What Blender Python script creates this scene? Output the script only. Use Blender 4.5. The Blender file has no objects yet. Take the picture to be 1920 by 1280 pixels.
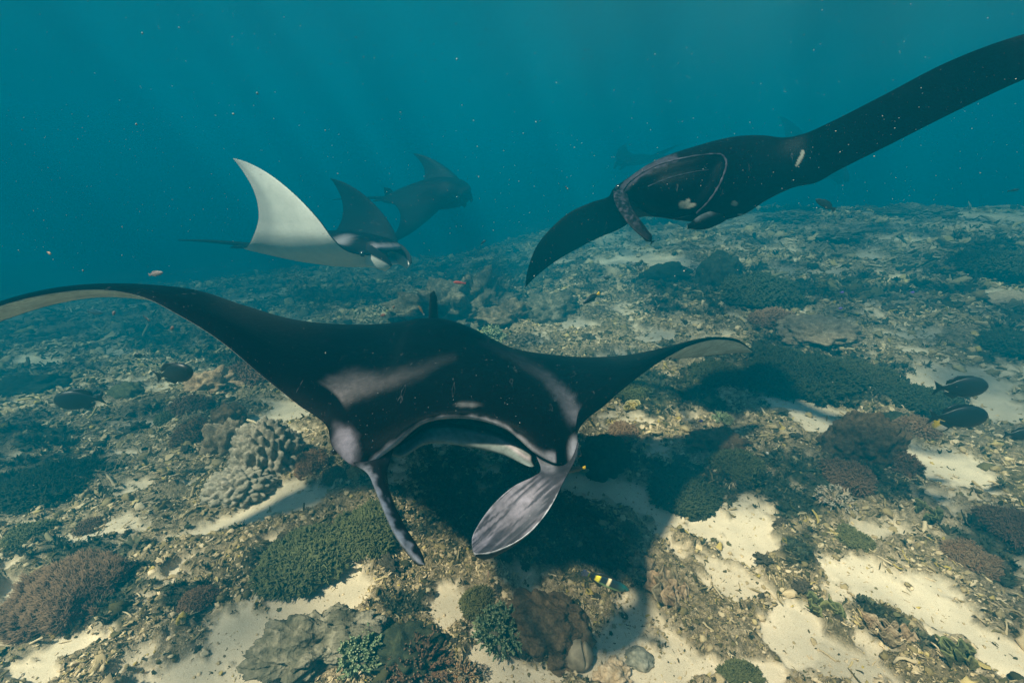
import bpy, bmesh, math, random
import numpy as np
from mathutils import Vector, Matrix, Euler
rad = math.radians
rng = np.random.default_rng(7)
random.seed(7)
SC = bpy.context.scene
COL = SC.collection

# ------------------------------------------------------------------ camera
CAMZ, PITCH, FPX = 1.8, rad(20.0), 800.0
cd = bpy.data.cameras.new('camera'); cam = bpy.data.objects.new('camera', cd); COL.objects.link(cam)
cd.sensor_width = 36.0; cd.lens = 36.0 * FPX / 1920.0; cd.clip_start = 0.02; cd.clip_end = 1000
cam.location = (0, 0, CAMZ); cam.rotation_euler = (math.pi/2 - PITCH, 0, 0)
SC.camera = cam
# ------------------------------------------------------------------ world, sun, exposure
SUN_EL, SUN_AZ_DIR = rad(58), Vector((-0.76, -0.62, 0)).normalized()   # the sun stands high over the left side
w = bpy.data.worlds.new('World'); SC.world = w; w.use_nodes = True
wn = w.node_tree; wn.nodes.clear()
sky = wn.nodes.new('ShaderNodeTexSky'); sky.sky_type = 'NISHITA'; sky.sun_disc = False
sky.sun_elevation = SUN_EL; sky.sun_rotation = math.atan2(SUN_AZ_DIR.x, SUN_AZ_DIR.y)
bg = wn.nodes.new('ShaderNodeBackground'); bg.inputs['Strength'].default_value = 0.09
wo = wn.nodes.new('ShaderNodeOutputWorld')
wn.links.new(sky.outputs[0], bg.inputs['Color']); wn.links.new(bg.outputs[0], wo.inputs['Surface'])
sl = bpy.data.lights.new('sun', 'SUN'); sl.energy = 5.0; sl.angle = rad(3.0); sl.color = (1.0, 0.72, 0.52)
so = bpy.data.objects.new('sun', sl); COL.objects.link(so)
sd = (SUN_AZ_DIR * math.cos(SUN_EL) + Vector((0, 0, math.sin(SUN_EL)))).normalized()
so.rotation_euler = sd.to_track_quat('Z', 'Y').to_euler(); so.location = sd * 50
vs = SC.view_settings; vs.view_transform = 'Standard'; vs.look = 'None'; vs.gamma = 1; vs.use_curve_mapping = False
vs.exposure = 2.5
SC.render.engine = 'CYCLES'
cy = SC.cycles
cy.use_denoising = True; cy.max_bounces = 7; cy.diffuse_bounces = 2; cy.glossy_bounces = 3; cy.transmission_bounces = 3
cy.volume_bounces = 1; cy.transparent_max_bounces = 12; cy.caustics_reflective = False; cy.caustics_refractive = False
cy.sample_clamp_indirect = 4.0; cy.use_adaptive_sampling = False
SURFACE_Z = 4.3

# ------------------------------------------------------------------ space helpers
CAM = np.array((0, 0, CAMZ)); RT = np.array((1., 0, 0))
FW = np.array((0, math.cos(PITCH), -math.sin(PITCH))); UP = np.array((0, math.sin(PITCH), math.cos(PITCH)))
def P(px, py, d):
    return CAM + FW*d + RT*((px-960)/FPX*d) + UP*((640-py)/FPX*d)
def pix(pts):
    q = np.asarray(pts, float) - CAM
    d = q @ FW; dd = np.where(np.abs(d) < 1e-3, 1e-3, d)
    return 960 + (q @ RT)/dd*FPX, 640 - (q @ UP)/dd*FPX, d

# ------------------------------------------------------------------ noise
_perm = rng.permutation(256); _perm = np.concatenate([_perm, _perm, _perm])
_g3 = rng.normal(size=(256, 3)); _g3 /= np.linalg.norm(_g3, axis=1)[:, None]
_r3 = rng.random((256, 3))
def _h(i, j, k): return _perm[_perm[_perm[i & 255] + (j & 255)] + (k & 255)]
def pn3(x, y, z):
    x, y, z = np.broadcast_arrays(np.asarray(x, float), np.asarray(y, float), np.asarray(z, float))
    i, j, k = np.floor(x).astype(int), np.floor(y).astype(int), np.floor(z).astype(int)
    fx, fy, fz = x-i, y-j, z-k
    u, v, t = (f*f*f*(f*(f*6-15)+10) for f in (fx, fy, fz))
    out = 0
    for a in (0, 1):
        for b in (0, 1):
            for c in (0, 1):
                g = _g3[_h(i+a, j+b, k+c)]
                dd = g[..., 0]*(fx-a)+g[..., 1]*(fy-b)+g[..., 2]*(fz-c)
                out = out + dd*(u if a else 1-u)*(v if b else 1-v)*(t if c else 1-t)
    return out*1.5
def pn2(x, y): 
    x = np.asarray(x, float); y = np.asarray(y, float)
    i, j = np.floor(x).astype(int), np.floor(y).astype(int)
    fx, fy = x-i, y-j
    u, v = (f*f*f*(f*(f*6-15)+10) for f in (fx, fy))
    out = 0
    for a in (0, 1):
        for b in (0, 1):
            g = _g3[_h(i+a, j+b, 0*i)]
            out = out + (g[..., 0]*(fx-a)+g[..., 1]*(fy-b))*(u if a else 1-u)*(v if b else 1-v)
    return out*1.7
def fbm2(x, y, o=4, g=.5):
    s, a, t = 0, 1, 0
    for n in range(o):
        s = s + a*pn2(x*2**n+17.3*n, y*2**n-9.1*n); t += a; a *= g
    return s/t
def worley2(x, y):
    x = np.asarray(x, float); y = np.asarray(y, float)
    i, j = np.floor(x).astype(int), np.floor(y).astype(int)
    f1 = np.full(x.shape, 9.); f2 = np.full(x.shape, 9.); idv = np.zeros(x.shape)
    for a in (-1, 0, 1):
        for b in (-1, 0, 1):
            h = _h(i+a, j+b, 0*i+7)
            d = np.hypot(i+a+_r3[h, 0]-x, j+b+_r3[h, 1]-y)
            m = d < f1
            f2 = np.where(m, f1, np.minimum(f2, d)); idv = np.where(m, _r3[h, 2], idv); f1 = np.where(m, d, f1)
    return f1, f2, idv
def worley3(p):
    i = np.floor(p).astype(int)
    f1 = np.full(len(p), 9.)
    for a in (-1, 0, 1):
        for b in (-1, 0, 1):
            for c in (-1, 0, 1):
                h = _h(i[:, 0]+a, i[:, 1]+b, i[:, 2]+c)
                d = np.linalg.norm(i+np.array((a, b, c))+_r3[h]-p, axis=1)
                f1 = np.minimum(f1, d)
    return f1
def S(t): t = np.clip(t, 0, 1); return t*t*(3-2*t)

# ------------------------------------------------------------------ mesh and object helpers
def mesh(name, V, F, mats=(), attrs=None, smooth=True, mi=None):
    me = bpy.data.meshes.new(name)
    V = np.asarray(V, np.float32)
    if isinstance(F, np.ndarray):
        n, k = F.shape
        me.vertices.add(len(V)); me.vertices.foreach_set('co', V.ravel())
        me.loops.add(n*k); me.loops.foreach_set('vertex_index', F.astype(np.int32).ravel())
        me.polygons.add(n); me.polygons.foreach_set('loop_start', np.arange(0, n*k, k, dtype=np.int32))
        me.update(calc_edges=True)
    else:
        me.from_pydata(V.tolist(), [], F)
    me.polygons.foreach_set('use_smooth', [smooth]*len(me.polygons))
    for m in (mats if isinstance(mats, (list, tuple)) else [mats]): me.materials.append(m)
    if mi is not None: me.polygons.foreach_set('material_index', np.asarray(mi, np.int32))
    for k, a in (attrs or {}).items():
        a = np.asarray(a, np.float32)
        if a.ndim == 1:
            at = me.attributes.new(k, 'FLOAT', 'POINT'); at.data.foreach_set('value', a)
        else:
            at = me.attributes.new(k, 'FLOAT_COLOR', 'POINT')
            at.data.foreach_set('color', np.hstack([a, np.ones((len(a), 1), np.float32)]).ravel())
    me.update()
    return me
def link(name, me, parent=None, loc=None):
    o = bpy.data.objects.new(name, me); COL.objects.link(o)
    if parent: o.parent = parent
    if loc is not None: o.location = loc
    return o
def tag(o, label=None, cat=None, group=None, kind=None):
    if label: o['label'] = label
    if cat: o['category'] = cat
    if group: o['group'] = group
    if kind: o['kind'] = kind
    return o
def join(parts):
    V, F, off = [], [], 0
    for v, f in parts:
        V.append(v); F.append(np.asarray(f)+off); off += len(v)
    return np.vstack(V), np.vstack(F)
def grid_faces(n, m, closed=False):
    i, j = np.meshgrid(np.arange(n-1), np.arange(m if closed else m-1), indexing='ij')
    j2 = (j+1) % m
    return np.stack([i*m+j, (i+1)*m+j, (i+1)*m+j2, i*m+j2], -1).reshape(-1, 4)
def tube(path, radii, k=6):
    path = np.asarray(path, float); n = len(path)
    T = np.gradient(path, axis=0); T /= np.linalg.norm(T, axis=1)[:, None]+1e-9
    ref = np.array((0.31, 0.17, 0.93)) if abs(T[0] @ np.array((0.31, 0.17, 0.93))) < .9 else np.array((1., 0, 0))
    A = np.cross(T, ref); A /= np.linalg.norm(A, axis=1)[:, None]+1e-9; B = np.cross(T, A)
    th = np.linspace(0, 2*math.pi, k, endpoint=False)
    V = path[:, None]+np.asarray(radii)[:, None, None]*(np.cos(th)[None, :, None]*A[:, None]+np.sin(th)[None, :, None]*B[:, None])
    V = V.reshape(-1, 3); F = grid_faces(n, k, True)
    c = len(V); V = np.vstack([V, path[-1]+T[-1]*radii[-1]*.6, path[0]])
    e = np.array([[(n-1)*k+a, (n-1)*k+(a+1) % k, c, c] for a in range(k)])
    return V, np.vstack([F, e])[:, ::-1] if False else np.vstack([F, e])
def clean(me):
    bm = bmesh.new(); bm.from_mesh(me)
    bmesh.ops.dissolve_degenerate(bm, dist=1e-6, edges=bm.edges)
    bmesh.ops.recalc_face_normals(bm, faces=bm.faces)
    bm.to_mesh(me); bm.free(); return me
def ico(sub):
    bm = bmesh.new(); bmesh.ops.create_icosphere(bm, subdivisions=sub, radius=1)
    V = np.array([v.co[:] for v in bm.verts]); F = np.array([[v.index for v in f.verts] for f in bm.faces]); bm.free()
    return V, F
ICO = {}
def icov(s):
    if s not in ICO: ICO[s] = ico(s)
    return ICO[s][0].copy(), ICO[s][1]
def hermite(X, t, q):
    """non-uniform Catmull-Rom through rows X at parameters t, sampled at q"""
    X = np.asarray(X, float); n = len(X)
    M = np.zeros_like(X)
    d = (X[1:]-X[:-1])/(t[1:]-t[:-1]).reshape((-1,)+(1,)*(X.ndim-1))
    h = t[1:]-t[:-1]
    M[0], M[-1] = d[0], d[-1]
    for i in range(1, n-1): M[i] = (d[i-1]*h[i]+d[i]*h[i-1])/(h[i]+h[i-1])
    k = np.clip(np.searchsorted(t, q, side='right')-1, 0, n-2)
    hh = h[k]; s = (q-t[k])/hh
    sh = (-1,)+(1,)*(X.ndim-1); s = s.reshape(sh); hh = hh.reshape(sh)
    return (2*s**3-3*s**2+1)*X[k]+(s**3-2*s**2+s)*hh*M[k]+(-2*s**3+3*s**2)*X[k+1]+(s**3-s**2)*hh*M[k+1]
def around(C, per):
    """closed uniform Catmull-Rom along axis 1; per = samples for each control segment"""
    K = C.shape[1]; out = []; v = []
    for j in range(K):
        p0, p1, p2, p3 = C[:, (j-1) % K], C[:, j], C[:, (j+1) % K], C[:, (j+2) % K]
        for s in np.arange(per)/per:
            out.append(.5*((2*p1)+(-p0+p2)*s+(2*p0-5*p1+4*p2-p3)*s*s+(-p0+3*p1-3*p2+p3)*s**3)); v.append(j+s)
    return np.stack(out, 1), np.array(v)

# ------------------------------------------------------------------ materials
def mat(name): 
    m = bpy.data.materials.new(name); m.use_nodes = True
    nt = m.node_tree; b = nt.nodes['Principled BSDF']
    return m, nt, b
def N(nt, typ, **kw):
    n = nt.nodes.new(typ)
    for k, v in kw.items():
        if k in n.inputs: n.inputs[k].default_value = v
        else: setattr(n, k, v)
    return n
def ramp(nt, stops):
    r = nt.nodes.new('ShaderNodeValToRGB'); e = r.color_ramp.elements
    while len(e) < len(stops): e.new(.5)
    for el, (p, c) in zip(e, stops): el.position = p; el.color = tuple(c)+(1,) if len(c) == 3 else c
    return r
def noise(nt, scale, detail=4, rough=.55, obj=True, dist=0):
    tc = nt.nodes.new('ShaderNodeTexCoord')
    n = nt.nodes.new('ShaderNodeTexNoise'); n.inputs['Scale'].default_value = scale
    n.inputs['Detail'].default_value = detail; n.inputs['Roughness'].default_value = rough; n.inputs['Distortion'].default_value = dist
    nt.links.new(tc.outputs['Object'], n.inputs['Vector']); return n
def mix(nt, fac, a, b, blend='MIX'):
    m = nt.nodes.new('ShaderNodeMix'); m.data_type = 'RGBA'; m.blend_type = blend
    for s, v in ((0, fac), (6, a), (7, b)):
        if hasattr(v, 'links'): nt.links.new(v, m.inputs[s])
        else: m.inputs[s].default_value = v if s == 0 else tuple(v)+(1,)
    return m.outputs[2]
def attr(nt, name):
    a = nt.nodes.new('ShaderNodeAttribute'); a.attribute_name = name; return a
def bump(nt, b, h, strength, dist):
    bp = nt.nodes.new('ShaderNodeBump'); bp.inputs['Strength'].default_value = strength; bp.inputs['Distance'].default_value = dist
    nt.links.new(h, bp.inputs['Height']); nt.links.new(bp.outputs[0], b.inputs['Normal']); return bp

def coral_mat(name, c1, c2, c3, scale=30, rough=.85, bs=.6, bd=.01, tip=None):
    """mottled living or dead coral: c1 in the low spots of a noise, c3 on the high ones; random tint per object"""
    m, nt, b = mat(name)
    n = noise(nt, scale, 6, .62); r = ramp(nt, [(.32, c1), (.5, c2), (.68, c3)]); nt.links.new(n.outputs['Fac'], r.inputs[0])
    n2 = noise(nt, scale*4.3, 3, .6); col = mix(nt, .5, r.outputs[0], (1, 1, 1), 'MIX') if False else r.outputs[0]
    g = ramp(nt, [(.3, (.62, .62, .6)), (.7, (1.3, 1.28, 1.22))]); nt.links.new(n2.outputs['Fac'], g.inputs[0])
    col = mix(nt, 1.0, col, g.outputs[0], 'MULTIPLY')
    if tip is not None:
        a = attr(nt, 'tip'); col = mix(nt, a.outputs['Fac'], col, tip)
    oi = nt.nodes.new('ShaderNodeObjectInfo'); rr = ramp(nt, [(0, (.7, .74, .68)), (.5, (1, 1, 1)), (1, (1.2, 1.05, .95))])
    nt.links.new(oi.outputs['Random'], rr.inputs[0]); col = mix(nt, 1.0, col, rr.outputs[0], 'MULTIPLY')
    nt.links.new(col, b.inputs['Base Color']); b.inputs['Roughness'].default_value = rough
    b.inputs['Specular IOR Level'].default_value = .15
    bump(nt, b, n2.outputs['Fac'], bs, bd)
    return m
M = {}
M['porites'] = coral_mat('porites_coral', (.17, .16, .13), (.27, .25, .20), (.36, .32, .26), 14)
M['tan'] = coral_mat('tan_coral', (.16, .11, .065), (.30, .22, .14), (.42, .33, .22), 22)
M['brown'] = coral_mat('brown_coral', (.06, .038, .02), (.13, .082, .045), (.21, .14, .08), 30)
M['rust'] = coral_mat('rust_soft_coral', (.11, .05, .026), (.20, .10, .05), (.28, .16, .085), 40, tip=(.34, .22, .13))
M['brownsoft'] = coral_mat('brown_soft_coral', (.07, .035, .018), (.14, .075, .04), (.20, .11, .06), 40, tip=(.27, .17, .10))
M['dark'] = coral_mat('dark_algae_coral', (.012, .018, .012), (.028, .036, .022), (.06, .065, .035), 30, tip=(.07, .085, .04))
M['olive'] = coral_mat('olive_coral', (.03, .035, .016), (.07, .075, .035), (.13, .13, .06), 30, tip=(.16, .17, .07))
M['green'] = coral_mat('green_branch_coral', (.04, .085, .04), (.09, .16, .075), (.15, .24, .11), 40, tip=(.42, .5, .28))
M['palegreen'] = coral_mat('pale_green_coral', (.10, .17, .08), (.22, .30, .13), (.35, .42, .2), 40, tip=(.55, .6, .35))
M['yellow'] = coral_mat('yellow_soft_coral', (.16, .12, .03), (.30, .23, .06), (.42, .34, .12), 24, tip=(.5, .42, .2))
M['cream'] = coral_mat('cream_coral', (.26, .2, .12), (.42, .33, .22), (.55, .45, .32), 30, tip=(.6, .52, .4))
M['orange'] = coral_mat('orange_coral', (.2, .09, .03), (.36, .17, .05), (.48, .28, .12), 30, tip=(.6, .45, .28))
M['rock'] = coral_mat('reef_rock', (.05, .052, .034), (.14, .125, .085), (.30, .26, .19), 9, bs=.9, bd=.02)
M['sponge'] = coral_mat('smooth_sponge', (.30, .21, .15), (.40, .30, .22), (.48, .37, .28), 6, rough=.6, bs=.1)

# rubble chips: every chip takes its own colour
m, nt, b = mat('coral_rubble'); M['chip'] = m
oi = nt.nodes.new('ShaderNodeObjectInfo')
r = ramp(nt, [(0, (.035, .04, .022)), (.18, (.12, .11, .055)), (.30, (.28, .23, .13)), (.56, (.40, .32, .20)), (.72, (.58, .47, .33)), (.9, (.72, .60, .46)), (1, (.46, .36, .10))])
nt.links.new(oi.outputs['Random'], r.inputs[0])
n = noise(nt, 60, 4, .6); g = ramp(nt, [(.3, (.55, .56, .48)), (.6, (1.2, 1.15, 1.05))]); nt.links.new(n.outputs['Fac'], g.inputs[0])
ta = nt.nodes.new('ShaderNodeAttribute'); ta.attribute_type = 'INSTANCER'; ta.attribute_name = 'tone'
tr_ = ramp(nt, [(0, (.16, .20, .13)), (.5, (.72, .70, .62)), (1, (1.15, 1.08, 1.0))]); nt.links.new(ta.outputs['Fac'], tr_.inputs[0])
nt.links.new(mix(nt, 1.0, mix(nt, 1.0, r.outputs[0], g.outputs[0], 'MULTIPLY'), tr_.outputs[0], 'MULTIPLY'), b.inputs['Base Color']); b.inputs['Roughness'].default_value = .9
b.inputs['Specular IOR Level'].default_value = .1
bump(nt, b, n.outputs['Fac'], .5, .006)

# sea floor
m, nt, b = mat('sea_floor'); M['floor'] = m
sa, al = attr(nt, 'sand'), attr(nt, 'algae')  # algae mask also darkens the floor where the rays' shadows fall
n1 = noise(nt, 28, 8, .68); n2 = noise(nt, 140, 4, .6); n3 = noise(nt, 420, 2, .5); n4 = noise(nt, 5, 4, .5)
rb = ramp(nt, [(.28, (.05, .05, .03)), (.40, (.18, .15, .095)), (.50, (.34, .27, .18)), (.60, (.50, .40, .28)), (.72, (.66, .53, .38))]); nt.links.new(n1.outputs['Fac'], rb.inputs[0])
r2 = ramp(nt, [(.3, (.45, .47, .42)), (.68, (1.3, 1.25, 1.2))]); nt.links.new(n2.outputs['Fac'], r2.inputs[0])
rub = mix(nt, 1.0, rb.outputs[0], r2.outputs[0], 'MULTIPLY')
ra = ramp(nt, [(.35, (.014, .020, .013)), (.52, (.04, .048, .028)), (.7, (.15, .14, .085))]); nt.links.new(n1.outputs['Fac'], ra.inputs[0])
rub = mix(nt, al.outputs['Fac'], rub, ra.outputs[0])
rs = ramp(nt, [(.3, (.50, .40, .28)), (.7, (.74, .61, .45))]); nt.links.new(n3.outputs['Fac'], rs.inputs[0])
r4 = ramp(nt, [(.35, (.82, .82, .8)), (.65, (1.06, 1.04, 1.0))]); nt.links.new(n4.outputs['Fac'], r4.inputs[0])
n5 = noise(nt, .9, 5, .6); r5 = ramp(nt, [(.34, (.36, .38, .28)), (.46, (.85, .82, .75)), (.64, (1.15, 1.1, 1.02))]); nt.links.new(n5.outputs['Fac'], r5.inputs[0]); rub = mix(nt, 1.0, rub, r5.outputs[0], 'MULTIPLY')
snd = mix(nt, 1.0, rs.outputs[0], r4.outputs[0], 'MULTIPLY')
spk = ramp(nt, [(.66, (0, 0, 0)), (.70, (1, 1, 1))]); nt.links.new(n2.outputs['Fac'], spk.inputs[0])
snd = mix(nt, spk.outputs[0], snd, (.22, .18, .12))
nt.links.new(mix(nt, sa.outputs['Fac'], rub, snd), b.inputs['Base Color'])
b.inputs['Roughness'].default_value = .95; b.inputs['Specular IOR Level'].default_value = .08
ad = nt.nodes.new('ShaderNodeMath'); ad.operation = 'ADD'; nt.links.new(n1.outputs['Fac'], ad.inputs[0]); nt.links.new(n2.outputs['Fac'], ad.inputs[1])
ml = nt.nodes.new('ShaderNodeMapRange'); ml.inputs[3].default_value = .9; ml.inputs[4].default_value = .22; nt.links.new(sa.outputs['Fac'], ml.inputs[0])
bp = bump(nt, b, ad.outputs[0], .8, .02); nt.links.new(ml.outputs[0], bp.inputs['Strength'])

def skin_mat(name, rough=.36, spec=.025, lo=.75, hi=1.2):
    m, nt, b = mat(name)
    a = attr(nt, 'pig'); n = noise(nt, 55, 5, .65); n2 = noise(nt, 9, 4, .6)
    q_ = .28 if lo < .9 else .05; g = ramp(nt, [(.3, (1-q_,)*3), (.7, (1+q_*.8,)*3)]); nt.links.new(n.outputs['Fac'], g.inputs[0])
    c = mix(nt, 1.0, a.outputs['Color'], g.outputs[0], 'MULTIPLY')
    g2 = ramp(nt, [(.35, (lo, lo, lo)), (.65, (hi, hi, hi))]); nt.links.new(n2.outputs['Fac'], g2.inputs[0])
    c = mix(nt, 1.0, c, g2.outputs[0], 'MULTIPLY')
    sp = noise(nt, 210, 1, .5); rs = ramp(nt, [(.775, (0, 0, 0)), (.80, (1, 1, 1))]); nt.links.new(sp.outputs['Fac'], rs.inputs[0])
    c = mix(nt, rs.outputs[0], c, (.30, .30, .30))
    # thin pale scratches
    tc = nt.nodes.new('ShaderNodeTexCoord'); mp = nt.nodes.new('ShaderNodeMapping'); mp.inputs['Scale'].default_value = (26, 5, 5); mp.inputs['Rotation'].default_value = (0, 0, .4)
    nt.links.new(tc.outputs['Object'], mp.inputs[0]); vo = nt.nodes.new('ShaderNodeTexNoise'); vo.inputs['Scale'].default_value = 1.6; vo.inputs['Detail'].default_value = 2
    nt.links.new(mp.outputs[0], vo.inputs['Vector']); rv = ramp(nt, [(.70, (0, 0, 0)), (.715, (.16, .16, .16)), (.73, (0, 0, 0))]); nt.links.new(vo.outputs['Fac'], rv.inputs[0])
    c = mix(nt, rv.outputs[0], c, (.25, .25, .25))
    nt.links.new(c, b.inputs['Base Color']); b.inputs['Roughness'].default_value = rough; b.inputs['Specular IOR Level'].default_value = spec
    ng_ = noise(nt, 260, 3, .7); sm = nt.nodes.new('ShaderNodeMath'); sm.operation = 'ADD'; nt.links.new(n.outputs['Fac'], sm.inputs[0]); nt.links.new(ng_.outputs['Fac'], sm.inputs[1])
    bump(nt, b, sm.outputs[0], .35, .004)
    return m
M['skin'] = skin_mat('manta_skin'); M['skin2'] = skin_mat('manta_skin_dull', .55, .03, .93, 1.04)
m, nt, b = mat('eye_black'); b.inputs['Base Color'].default_value = (.01, .01, .015, 1); b.inputs['Roughness'].default_value = .15; M['eye'] = m
m, nt, b = mat('fish_skin'); M['fish'] = m
a = attr(nt, 'pig'); n = noise(nt, 300, 3, .6); g = ramp(nt, [(.3, (.75, .75, .75)), (.7, (1.25, 1.25, 1.25))]); nt.links.new(n.outputs['Fac'], g.inputs[0])
nt.links.new(mix(nt, 1.0, a.outputs['Color'], g.outputs[0], 'MULTIPLY'), b.inputs['Base Color']); b.inputs['Roughness'].default_value = .4
m, nt, b = mat('drifting_speck'); b.inputs['Base Color'].default_value = (.26, .26, .23, 1); b.inputs['Roughness'].default_value = .8; M['speck'] = m

# ------------------------------------------------------------------ the sea floor's shape
def ell(px, py, L):
    """largest ellipse membership of pixel positions; L rows (cx, cy, rx, ry, degrees)"""
    out = np.full(np.shape(px), -9.)
    for cx, cy_, rx, ry, dg in L:
        c, s = math.cos(rad(dg)), math.sin(rad(dg))
        u, v = (px-cx)*c+(py-cy_)*s, -(px-cx)*s+(py-cy_)*c
        out = np.maximum(out, 1-np.hypot(u/rx, v/ry))
    return out
SAND = [(560, 930, 85, 34, -14), (420, 985, 120, 18, -16), (545, 770, 62, 22, 0), (470, 790, 30, 12, 0), (600, 1120, 150, 62, -18), (440, 1195, 90, 50, -40), (330, 1265, 90, 40, -20), (500, 1262, 90, 30, 0),
        (835, 1140, 42, 66, 20), (905, 1225, 34, 70, -20), (975, 1265, 90, 26, 0), (1400, 1005, 62, 60, 30), (1325, 975, 60, 40, 20), (1165, 925, 90, 36, 15), (1080, 905, 60, 20, 0), (1250, 955, 60, 30, 20),
        (1640, 1085, 120, 48, 22), (1770, 1150, 150, 62, 32), (1880, 1225, 90, 55, 30), (1500, 760, 70, 28, 15), (1550, 800, 70, 22, 20), (1800, 720, 95, 22, 8), (1870, 765, 70, 30, 20), (1770, 870, 70, 32, 10), (1830, 895, 60, 24, 20),
        (1190, 478, 50, 22, -6), (1150, 492, 40, 10, 0), (1300, 505, 46, 12, 0), (1362, 490, 34, 9, 0), (1245, 490, 60, 14, 0), (1073, 606, 50, 12, 0), (1885, 556, 46, 12, 0), (1630, 483, 36, 7, 0), (1700, 447, 60, 7, 0), (1480, 488, 26, 5, 0), (1540, 512, 50, 8, 0), (1690, 421, 26, 5, 0),
        (1260, 1250, 90, 34, 0), (1480, 1190, 50, 70, -20), (1420, 1262, 60, 30, 0), (1690, 655, 70, 8, 5), (1570, 645, 60, 8, 0), (1240, 630, 40, 10, 0), (40, 1165, 46, 40, 0), (60, 1262, 60, 26, 0), (130, 1210, 70, 20, -20), (30, 1110, 30, 30, 0),
        (70, 678, 60, 12, 0), (215, 660, 34, 10, 0), (180, 1000, 60, 10, -10), (340, 1060, 46, 12, -30), (1720, 800, 40, 10, 0), (1120, 1265, 40, 20, 0), (1350, 660, 50, 7, 0), (1020, 490, 60, 8, 0), (1900, 405, 40, 6, 0), (1500, 430, 30, 5, 0), (260, 800, 24, 6, 0), (240, 850, 30, 7, 0), (500, 1020, 60, 12, -20)]
DARK = [(900, 960, 200, 130, 10), (760, 1130, 90, 60, 0), (1090, 1010, 110, 80, 10), (560, 1040, 130, 60, -18), (80, 905, 130, 66, -5), (1500, 700, 240, 62, 6), (1340, 545, 130, 60, 0), (1860, 480, 130, 60, 10), (1290, 905, 120, 50, 15), (150, 1090, 140, 90, -20),  # algae mats and dark rubble, the rays' shadows painted in with them
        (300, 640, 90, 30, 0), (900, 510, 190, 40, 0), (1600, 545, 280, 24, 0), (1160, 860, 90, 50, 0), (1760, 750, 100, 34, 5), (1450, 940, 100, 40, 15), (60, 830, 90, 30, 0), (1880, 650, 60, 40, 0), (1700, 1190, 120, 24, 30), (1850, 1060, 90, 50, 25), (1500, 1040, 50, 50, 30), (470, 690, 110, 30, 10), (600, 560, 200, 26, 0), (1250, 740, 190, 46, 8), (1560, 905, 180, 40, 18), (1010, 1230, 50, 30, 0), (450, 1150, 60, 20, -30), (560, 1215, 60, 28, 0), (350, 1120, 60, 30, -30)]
def Hbase(x, y):
    x = np.asarray(x, float); y = np.asarray(y, float)
    h = .035*np.clip(x, -12, 12) + .95*S((x-.6+.22*y)/10)*S((y-1.2)/8) - .45*S((y-2.6)/5.5)*S((1.6-x)/4.5)
    h = h - 1.6*S((np.hypot(x, y)-13)/14)
    h = h + .12*fbm2(x*.45+3, y*.45, 3)*S((np.hypot(x, y)-.3)/2)
    return h
def masks(x, y, z=None):
    z = Hbase(x, y) if z is None else z
    px, py, d = pix(np.stack([x, y, z], -1))
    dist = np.hypot(x, y)
    w1 = fbm2(x*2.6, y*2.6, 4, .6); w2 = fbm2(x*9, y*9, 3, .6)
    inv = (d > .2) & (px > -150) & (px < 2070) & (py < 1420)
    e = ell(px, py, SAND); n0 = fbm2(x*.8+30, y*.8, 4, .55)
    w0 = fbm2(x*1.3+50, y*1.3, 3); s = np.where(inv, e*1.0+w0*.5+w1*.75+w2*.6-.02, (n0-.12)*5+w2*.3)
    s = S(s*2.3+.32)
    pk_ = S((fbm2(x*2.9+11, y*2.9, 4, .62)+.5*w0-.10)*5)*.85*inv
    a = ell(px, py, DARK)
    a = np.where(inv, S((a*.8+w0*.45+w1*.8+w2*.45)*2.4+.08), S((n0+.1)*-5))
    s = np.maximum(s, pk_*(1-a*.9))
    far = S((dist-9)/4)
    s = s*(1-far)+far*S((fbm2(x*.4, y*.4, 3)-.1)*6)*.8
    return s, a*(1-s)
def Hfull(x, y, s=None):
    x = np.asarray(x, float); y = np.asarray(y, float)
    hb = Hbase(x, y)
    if s is None: s, _ = masks(x, y, hb)
    rough = 1-s
    f1, f2, idv = worley2(x*7+.4*pn2(x*6, y*6), y*7)
    f1b, f2b, idb = worley2(x*22+.5*pn2(x*17, y*17), y*22)
    h = hb + rough*(.035*fbm2(x*3.1, y*3.1, 4, .6)+.05*S(1-f1)*(idv-.25)+.022*S(1-f1b*1.1)*idb+.012) - s*.012
    h = h + s*.006*pn2(x*7, y*7)
    h = h + rough*.07*np.maximum(0, fbm2(x*1.5+9, y*1.5, 3))
    return h
def ground(px, py):
    """point of the sea floor seen at a pixel of the photograph"""
    v = FW + RT*((px-960)/FPX) + UP*((640-py)/FPX)
    t = .3
    for _ in range(4000):
        p = CAM+v*t
        if p[2] < Hbase(p[0], p[1]): break
        t += .004+t*.002
    return p
print('helpers ok')

# ------------------------------------------------------------------ sea floor mesh: fine in front of the camera, coarse elsewhere
rr = np.concatenate([[.04, .15, .3, .42], np.geomspace(.5, 11, 560), np.geomspace(11.4, 190, 50)])
aa = np.concatenate([np.linspace(-180, -64, 24)[:-1], np.linspace(-64, 64, 620), np.linspace(64, 180, 24)[1:-1]])
A_, R_ = np.meshgrid(np.radians(aa), rr)
X_, Y_ = np.sin(A_)*R_, np.cos(A_)*R_
s_, a_ = masks(X_.ravel(), Y_.ravel())
Z_ = Hfull(X_.ravel(), Y_.ravel(), s_)
V = np.stack([X_.ravel(), Y_.ravel(), Z_], -1)
F = grid_faces(len(rr), len(aa), True)[:, ::-1]
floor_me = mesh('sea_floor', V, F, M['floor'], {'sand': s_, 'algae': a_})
fo = link('sea_floor', floor_me); tag(fo, kind='structure')
print('floor', len(V))

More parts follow.
